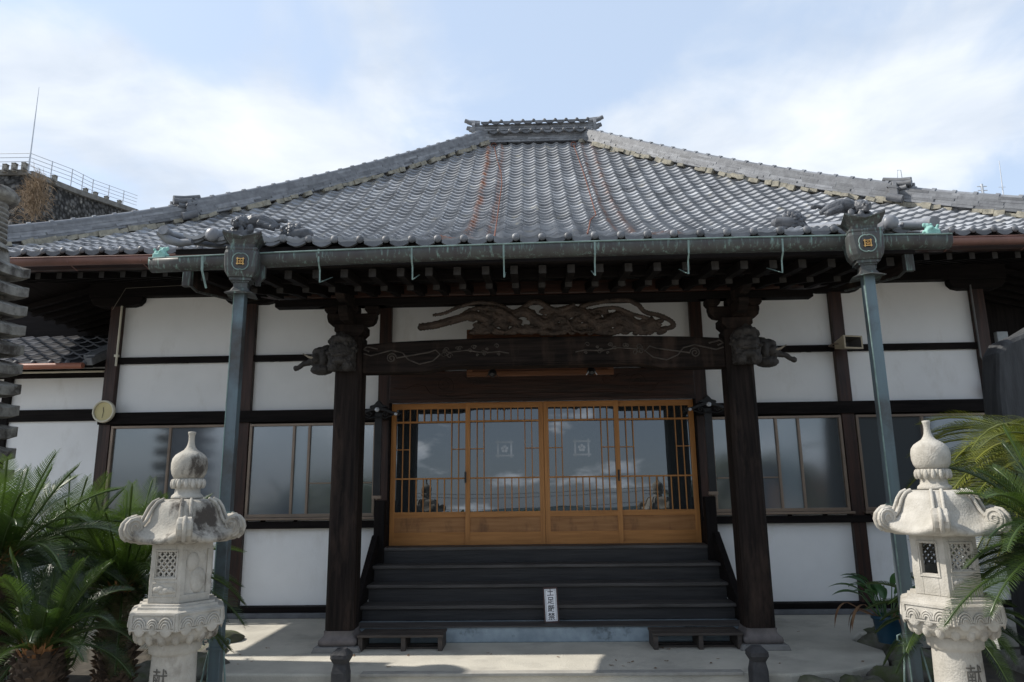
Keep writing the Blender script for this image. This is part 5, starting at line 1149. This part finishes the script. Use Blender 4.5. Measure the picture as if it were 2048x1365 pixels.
# ---------------------------------------------------------------- standing slab, right edge
ms = thing('stone_monument', 'tall dark rounded stone slab standing at the right edge', 'monument', (5.1, 7.0, 0))
m_ = MB(); q = [(4.42, -.3), (4.38, 1.5), (4.42, 2.4), (4.47, 2.78), (4.55, 2.90), (4.75, 2.98), (5.0, 3.12), (5.4, 3.2), (5.8, 3.05), (5.95, 2.6), (6.0, -.3)]
m_.prism(q, 6.9, 7.2); m_.build('slab', M_slate, ms, bevel=.05)
m_ = MB(); m_.prism([(4.2, -.32), (6.2, -.32), (6.1, -.05), (4.3, -.05)], 6.7, 7.4); m_.build('plinth', M_pag, ms, bevel=.03)

# ---------------------------------------------------------------- boulders
def rock_mesh(seed, rr=(1, 1, 1)):
    bm = bmesh.new(); bmesh.ops.create_icosphere(bm, subdivisions=4, radius=1)
    o_ = Vector((seed*3.7, seed*1.3, 0))
    for v in bm.verts:
        d = v.co.normalized(); f_ = 1+.35*noise.noise(d*1.1+o_)+.16*noise.noise(d*2.7+o_)+.07*noise.noise(d*7+o_); v.co = Vector((d.x*f_*rr[0], d.y*f_*rr[1], d.z*f_*rr[2]))
    me = bpy.data.meshes.new('boulder'); bm.to_mesh(me); bm.free(); me.materials.append(M_boul)
    for p in me.polygons: p.use_smooth = True
    return me
RK = [(2.15, 6.12, -.16, .26, .17, 'mossy boulder below the concrete apron nearest the right stone post'), (2.52, 6.20, -.15, .22, .17, 'second mossy boulder right of the right stone post'), (2.86, 6.42, -.12, .20, .15, 'boulder at the foot of the right downspout'), (3.20, 6.72, -.10, .22, .16, 'boulder at the outer bend of the right apron edge'), (3.36, 7.12, -.07, .22, .14, 'flat boulder beside the potted plant'), (3.26, 7.55, -.05, .20, .12, 'small boulder behind the potted plant'), (3.58, 7.95, -.06, .26, .13, 'low boulder near the wall at the right'), (1.85, 6.0, -.20, .16, .13, 'small boulder tucked beside the right stone post'),
      (-3.42, 7.75, -.04, .26, .14, 'boulder beside the left downspout, nearest the hall'), (-3.28, 7.25, -.06, .22, .13, 'boulder left of the left porch post'), (-3.16, 6.75, -.08, .24, .17, 'rounded boulder behind the left lantern shaft'), (-3.6, 6.3, -.12, .32, .24, 'large boulder between the palms and the left lantern'), (-2.95, 6.15, -.15, .22, .16, 'boulder under the left downspout')]
for i, (x, y, z, r_, h_, lb) in enumerate(RK):
    o = bpy.data.objects.new('boulder', rock_mesh(i+1, (r_, r_*.8, h_))); C.objects.link(o); o.location = (x, y, z); o.rotation_euler = (0, 0, i*1.3); tag(o, lb, 'boulder', 'boulders edging the planting beds')
for nm_, pts in (('planting_bed', [(-9, 3.0), (-2.6, 3.0), (-2.7, 6.0), (-3.2, 7.0), (-3.6, 8.2), (-9, 8.3)]), ('planting_bed', [(2.7, 3.2), (9, 3.2), (9, 8.2), (3.8, 8.05), (3.2, 7.4), (3.1, 6.8), (2.7, 6.4)])):
    m_ = MB(); m_.prism(pts, -.5, -.16, 'xy'); struct(m_.build(nm_, mat('bed_soil', (.07, .06, .045), (.035, .03, .024), rough=1, scale=6, bump=1, bscale=30), bevel=.08))

# ---------------------------------------------------------------- cycads
def leaf_mat(name, c1, c2, tip=None):
    m = bpy.data.materials.new(name); m.use_nodes = True; nt = m.node_tree; b = nt.nodes['Principled BSDF']; o = nt.nodes['Material Output']
    a_ = N(nt, 'ShaderNodeAttribute', attribute_name='tint'); mx = N(nt, 'ShaderNodeMix', data_type='RGBA'); L(nt, a_.outputs['Fac'], mx.inputs[0]); mx.inputs[6].default_value = (*c1, 1); mx.inputs[7].default_value = (*c2, 1)
    L(nt, mx.outputs[2], b.inputs['Base Color']); b.inputs['Roughness'].default_value = .33; b.inputs['Specular IOR Level'].default_value = .55
    tr = N(nt, 'ShaderNodeBsdfTranslucent'); hs = N(nt, 'ShaderNodeHueSaturation'); hs.inputs['Value'].default_value = 1.9; hs.inputs['Saturation'].default_value = 1.1; L(nt, mx.outputs[2], hs.inputs['Color']); L(nt, hs.outputs[0], tr.inputs[0])
    ms_ = N(nt, 'ShaderNodeMixShader'); ms_.inputs[0].default_value = .25; L(nt, b.outputs[0], ms_.inputs[1]); L(nt, tr.outputs[0], ms_.inputs[2]); L(nt, ms_.outputs[0], o.inputs[0]); return m
M_leaf = leaf_mat('cycad_leaf', (.008, .022, .007), (.068, .11, .02)); M_leafy = leaf_mat('cycad_leaf_yellowish', (.012, .034, .009), (.19, .20, .032))  # second leaf colour is yellower, for the cycad with yellow tips
M_bark = mat('cycad_bark', (.11, .075, .05), (.04, .028, .02), rough=1, scale=12, bump=1, bscale=40, tint=.4)
M_fuzz = mat('cycad_down', (.34, .17, .07), (.2, .09, .035), rough=1, scale=20, bump=.6, tint=.3)
def cycad(label, c, ground, n_fr, L_, seed, r_tr=.13, lmat=None, az=None, elev=(.0, 1.35), grp=True, lean=(0, 0)):
    rg = random.Random(seed); c = Vector(c); b0 = Vector((c.x+lean[0], c.y+lean[1], ground))
    t_ = thing('cycad', label, 'cycad', tuple(b0), group='cycads around the lanterns'); t_['base'] = tuple(b0)
    tr = MB(); H = c.z-ground; nr = 9
    tr.lathe([(r_tr*.8, 0), (r_tr*.85, H*.5), (r_tr, H*.85), (r_tr*.9, H*.97), (r_tr*.4, H+.03)], n=14, M=Matrix.Translation(b0) @ Matrix.Shear('XY', 4, (-lean[0]/max(H, .1), -lean[1]/max(H, .1))))
    cnt = int(H*190)+40
    for i in range(cnt):
        z = H*(i/cnt); a_ = i*2.39996; rr = r_tr*(.82+.15*z/H); o_ = Vector((-lean[0]*z/H, -lean[1]*z/H, 0)); p = b0+o_+Vector((rr*math.cos(a_), rr*math.sin(a_), z)); d = Vector((math.cos(a_), math.sin(a_), .75)).normalized(); s_ = Vector((-math.sin(a_), math.cos(a_), 0))
        w_ = rg.uniform(.018, .03); ln = rg.uniform(.03, .07); tr.tint = rg.random()
        tr.add([p-s_*w_-d*.01, p+s_*w_-d*.01, p+s_*w_*.5+d*ln, p-s_*w_*.5+d*ln, p+Vector((0, 0, .03))+d*.01], [(0, 1, 2, 3), (3, 2, 4), (0, 3, 4), (1, 4, 2)])
    tr.build('trunk', M_bark, t_)
    fz = MB(); fz.lathe([(r_tr*.75, -.03), (r_tr*.7, .02), (r_tr*.35, .07), (.01, .09)], n=14, M=Matrix.Translation(c))
    for i in range(90):
        a_ = rg.uniform(0, 2*PI); q = rg.uniform(0, 1.2); rr = r_tr*.8*math.cos(q*.8); p = c+Vector((rr*math.cos(a_), rr*math.sin(a_), -.04+.08*q)); d = Vector((math.cos(a_)*.7, math.sin(a_)*.7, 1)); s_ = Vector((-math.sin(a_), math.cos(a_), 0))*.008; fz.tint = rg.random(); fz.add([p-s_, p+s_, p+d*rg.uniform(.06, .12)], [(0, 1, 2)])
    fz.build('crown_down', M_fuzz, t_)
    fr = MB(); fr.smooth = False
    for k in range(n_fr):
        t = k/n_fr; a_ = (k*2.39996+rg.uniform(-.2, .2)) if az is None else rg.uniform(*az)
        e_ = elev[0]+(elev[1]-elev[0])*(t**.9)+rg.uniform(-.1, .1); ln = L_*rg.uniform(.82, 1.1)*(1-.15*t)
        d = Vector((math.cos(a_)*math.cos(e_), math.sin(a_)*math.cos(e_), math.sin(e_))); p = c+Vector((math.cos(a_), math.sin(a_), 0))*r_tr*.4
        side = Vector((-math.sin(a_), math.cos(a_), 0)); n_ = 34; ds = ln/n_; droop = rg.uniform(1.0, 1.9)/n_; bt = rg.uniform(.0, .6) if t < .6 else rg.uniform(.3, 1.0)
        pts = [p.copy()]; dirs = [d.copy()]
        twist = rg.uniform(-.4, .4)
        for i in range(n_):
            d = (d+Vector((0, 0, -droop*(.4+1.2*i/n_)))*math.cos(math.asin(max(-1, min(1, d.z))))).normalized(); p = p+d*ds; pts.append(p.copy()); dirs.append(d.copy())
        fr.tint = min(1, bt+.25); fr.tube(pts[::3]+[pts[-1]], [.007]*((len(pts)+2)//3)+[.002], 4, cap=False)
        for i in range(4, n_+1):
            f_ = i/n_; ll = L_*.165*min(1, (f_-.05)*5)*(1 if f_ < .7 else max(.25, 1-(f_-.7)*2.2)); dd = dirs[i]; sd2 = side; upn = sd2.cross(dd).normalized()*-1
            if upn.z < 0: upn = -upn
            sd3 = (sd2*math.cos(twist*f_)+upn*math.sin(twist*f_)); up2 = upn*math.cos(twist*f_)-sd2*math.sin(twist*f_)
            for s_ in (-1, 1):
              for h2 in (0, .5):
                fwd = .34+.62*f_; v_ = (sd3*s_+dd*fwd+up2*.42).normalized(); v_ = (v_+Vector((rg.uniform(-.04, .04), rg.uniform(-.04, .04), rg.uniform(-.04, .04)))).normalized()
                b_ = pts[i]-dd*(ds*h2); w_ = dd*.0030; m2 = b_+v_*ll*.6; tp = b_+v_*ll+up2*(-.16*ll)
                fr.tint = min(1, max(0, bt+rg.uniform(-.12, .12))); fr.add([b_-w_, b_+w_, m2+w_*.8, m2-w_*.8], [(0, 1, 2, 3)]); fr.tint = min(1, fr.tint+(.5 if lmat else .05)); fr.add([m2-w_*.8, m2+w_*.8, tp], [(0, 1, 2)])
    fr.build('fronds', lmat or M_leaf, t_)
    return t_
cycad('cycad with a thick brown trunk directly behind the left lantern', at(245, 1180, 5.1), -.2, 70, .88, 1, .13, elev=(-.25, 1.4))
cycad('tall cycad at the left edge with bright fronds reaching up', at(-5, 1125, 4.5), -.2, 54, .84, 2, .12, elev=(-.1, 1.35))
cycad('low cycad at the lower left corner with an orange furry top', at(78, 1300, 4.2), -.3, 30, .62, 3, .11, elev=(.25, 1.4))
cycad('dark cycad behind the others near the annex wall', at(130, 1120, 6.2), -.2, 54, .9, 4, .12, elev=(-.2, 1.3))
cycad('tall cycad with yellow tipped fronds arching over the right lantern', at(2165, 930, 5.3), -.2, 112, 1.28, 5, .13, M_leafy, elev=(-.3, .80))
cycad('cycad with stiff fronds at the right edge beside the right lantern', at(2150, 1105, 4.05), -.2, 60, .78, 6, .12, elev=(-.2, 1.35))
cycad('small low cycad behind the right lantern shaft', at(1900, 1235, 5.6), -.2, 30, .62, 7, .08, elev=(-.3, 1.0))

# ---------------------------------------------------------------- potted plant
pp_ = at(1775, 1235, 7.1); pt = thing('potted_plant', 'broad leaved plant with some dry leaves in a blue pot by the right bed', 'potted plant', (pp_.x, 7.1, 0))
m_ = MB(); zt_ = pp_.z; m_.lathe([(.10, zt_-.22), (.13, zt_-.02), (.145, zt_-.01), (.145, zt_+.02), (.128, zt_+.02), (.12, zt_-.02), (.01, zt_-.03)], pp_.x, 7.1, 28); m_.build('pot', mat('blue_plastic', (.012, .05, .085), (.01, .04, .07), rough=.4, bump=0), pt)
lf = MB(); rg = random.Random(8); dl = MB()
for k in range(30):
    mb_ = lf if k < 22 else dl; a_ = rg.uniform(0, 2*PI); e_ = rg.uniform(.9, 1.5) if k < 22 else rg.uniform(.1, .7); b_ = Vector((pp_.x, 7.1, zt_))+Vector((math.cos(a_)*.06, math.sin(a_)*.06, -.02)); d = Vector((math.cos(a_)*math.cos(e_), math.sin(a_)*math.cos(e_), math.sin(e_))); st_ = rg.uniform(.15, .36); p = b_+d*st_
    mb_.tube([b_, b_+d*st_*.5, p], .005, 5); d = (d+Vector((math.cos(a_)*.5, math.sin(a_)*.5, -.1))).normalized(); side = d.cross(Vector((0, 0, 1))).normalized(); n_ = 7; ln = rg.uniform(.2, .32); w0 = rg.uniform(.035, .055) if k < 22 else .02; rows_ = []
    for i in range(n_+1):
        f_ = i/n_; w_ = w0*math.sin(PI*min(1, .08+f_*.95))**.8; rows_.append((p-side*w_+Vector((0, 0, w_*.35)), p.copy(), p+side*w_+Vector((0, 0, w_*.35)))); d = (d+Vector((0, 0, -.16 if k < 22 else -.45))).normalized(); p = p+d*ln/n_
    vs = [q_ for r_ in rows_ for q_ in r_]; mb_.tint = rg.random(); mb_.add(vs, [(i*3+j, i*3+j+1, (i+1)*3+j+1, (i+1)*3+j) for i in range(n_) for j in (0, 1)], True)
lf.build('leaves', leaf_mat('broad_leaf', (.03, .09, .03), (.08, .16, .04)), pt); dl.build('dry_leaves', mat('dry_leaf', (.22, .13, .07), (.13, .07, .04), rough=.9, bump=0), pt)

# ---------------------------------------------------------------- the yard behind the camera (seen mirrored in the door glass)
def refl(u, v, Yp): p = at(u, v, Yp); return Vector((p.x, 2*WY-Yp, p.z))
def blob_tree(name, label, base, h, r_, seed, lmat, n_=2600, shape=1.0):
    rg = random.Random(seed); t_ = thing(name, label, 'tree', tuple(base)); base = Vector(base)
    m_ = MB(); m_.tube([base, base+Vector((.1, 0, h*.4)), base+Vector((-.05, .1, h*.8))], [.16, .12, .05], 8)
    for k in range(9): a_ = k*2.4; m_.tube([base+Vector((0, 0, h*(.35+.05*k))), base+Vector((math.cos(a_)*r_*.6, math.sin(a_)*r_*.6, h*(.5+.05*k)))], [.06, .02], 5)
    m_.build('trunk', M_bark, t_); cr = MB()
    cl_ = [base+Vector((rg.gauss(0, r_*.4), rg.gauss(0, r_*.4), h*rg.uniform(.45, 1))) for _ in range(16)]
    for k in range(n_):
        c_ = rg.choice(cl_); p = c_+Vector((rg.gauss(0, r_*.22), rg.gauss(0, r_*.22), rg.gauss(0, h*.06))); s_ = rg.uniform(.08, .16); a_ = Vector((rg.uniform(-1, 1), rg.uniform(-1, 1), rg.uniform(-1, 1))).normalized()*s_; b_ = a_.orthogonal()*.6
        cr.tint = rg.random(); cr.add([p-a_, p-b_, p+a_, p+b_], [(0, 1, 2, 3)])
    cr.build('crown', lmat, t_); return t_
GL = -.32
M_tl = leaf_mat('tree_leaf', (.02, .04, .015), (.07, .10, .03))
for u, v, Yp, r_, lb, sd2 in ((1312, 990, 42, 1.4, 'layered pine in the yard mirrored in the right door', 3), (935, 985, 36, 1.3, 'dark tree in the yard mirrored in the left doors', 4), (1035, 1010, 30, .9, 'low rounded bush in the yard mirrored beside the middle doors', 5), (1160, 990, 34, .8, 'pruned sparse tree mirrored in the middle right door', 6), (700, 960, 38, 2.4, 'large tree far behind the camera at the left of the yard', 8), (1620, 955, 40, 2.2, 'large tree far behind the camera at the right of the yard', 9)):
    p = refl(u, v, Yp); blob_tree('yard_tree', lb, (p.x, p.y, GL), max(1.5, p.z-GL), r_, sd2, M_tl, 700 if sd2 == 6 else 2400)
hd = MB(); rg = random.Random(1)
for k in range(9000):
    p = Vector((rg.uniform(-22, 22), -12+rg.uniform(-.5, .5), GL+rg.uniform(0, 1.15)+.15*math.sin(k))); s_ = rg.uniform(.08, .14); a_ = Vector((rg.uniform(-1, 1), rg.uniform(-1, 1), rg.uniform(-1, 1))).normalized()*s_; b_ = a_.orthogonal()*.6; hd.tint = rg.random(); hd.add([p-a_, p-b_, p+a_, p+b_], [(0, 1, 2, 3)])
ho = hd.build('hedge', M_tl); tag(ho, 'clipped hedge along the far side of the yard behind the camera', 'hedge')
p = refl(1306, 922, 60)
t_ = thing('utility_pole', 'concrete utility pole with a crossarm mirrored in the right door', 'utility pole', (p.x, p.y, GL)); m_ = MB(); m_.tube([(p.x, p.y, GL), p], [.17, .12], 10); m_.build('mast', M_steel, t_)
for q in (.3, .6): m_ = MB(); m_.tube([p+Vector((-.8, 0, -q)), p+Vector((.8, 0, -q))], .05, 6); m_.build('crossarm', M_steel, t_)
p2 = Vector((-30, p.y+4, p.z+1.5)); p3 = Vector((45, p.y-6, p.z+4)); ww = MB()
for q in (0, -.3, -1.2):
    for a_, b_ in ((p2, p), (p, p3)): ww.tube([a_.lerp(b_, i/12)+Vector((0, 0, q-1.2*math.sin(PI*i/12))) for i in range(13)], .018, 4)
wo = ww.build('overhead_wires', M_blackp); tag(wo, 'overhead wires sagging across the view behind the camera', 'wires')
m_ = MB(); n_ = 60; rg = random.Random(3); pts = []
for i in range(n_+1): x = -500+1000*i/n_; pts.append((x, -420, 3+9*max(0, noise.noise(Vector((x*.006, 3, 0)))+.25)+2*noise.noise(Vector((x*.03, 1, 0)))))
vs = pts+[(x, -330, -2) for x, _, _ in pts]; m_.add(vs, [(i, i+1, n_+2+i, n_+1+i) for i in range(n_)], True); struct(m_.build('mountains', mat('far_forest', (.05, .08, .09), (.035, .06, .065), rough=1, scale=.05, bump=0)))

# house across the yard, mirrored in the side windows
hA = refl(1585, 940, 34); hB = refl(1960, 940, 34)
hs_ = thing('yard_house', 'low orange brown house with a white eave across the yard, mirrored in the right windows', 'house', ((hA.x+hB.x)/2, hA.y, GL))
m_ = MB(); m_.box(hA.x, hB.x, hA.y-5, hA.y, GL, hA.z-.2); m_.build('wall', mat('orange_render', (.42, .17, .08), (.34, .13, .06), rough=.9, scale=1), hs_)
m_ = MB(); m_.box(hA.x-.4, hB.x+.4, hA.y-5.4, hA.y+.5, hA.z-.2, hA.z); m_.build('roof', mat('white_eave', (.6, .6, .6), bump=0), hs_)
for i in range(5):
    for j in range(2): x = hA.x+(hB.x-hA.x)*(i+.5)/5; m_ = MB(); m_.box(x-.5, x+.5, hA.y+.002, hA.y+.04, GL+.5+j*.75, GL+.95+j*.75); m_.build('window', M_frost3, hs_)
# fallen leaves on the paving
rg = random.Random(44); lm = None
M_lit = MATS['dry_leaf']
for i in range(26):
    x, y = rg.uniform(-3.0, 3.0), rg.uniform(6.45, 8.8)
    if abs(x) < 2.2 and y > 7.5: y = rg.uniform(6.45, 7.15)
    if lm is None:
        m_ = MB(); m_.add([(-.03, 0, .004), (-.012, -.012, .008), (.01, -.014, .004), (.035, 0, .012), (.01, .014, .004), (-.012, .012, .009)], [(0, 1, 5), (1, 2, 4, 5), (2, 3, 4)]); lm = m_.mesh('fallen_leaf', M_lit)
    o = bpy.data.objects.new('fallen_leaf', lm); C.objects.link(o); o.location = (x, y, .002); o.rotation_euler = (0, 0, rg.uniform(0, 6)); o.scale = (rg.uniform(.5, .9),)*3
    tag(o, 'tiny dry leaf lying on the concrete apron', 'leaf', 'fallen leaves on the apron')
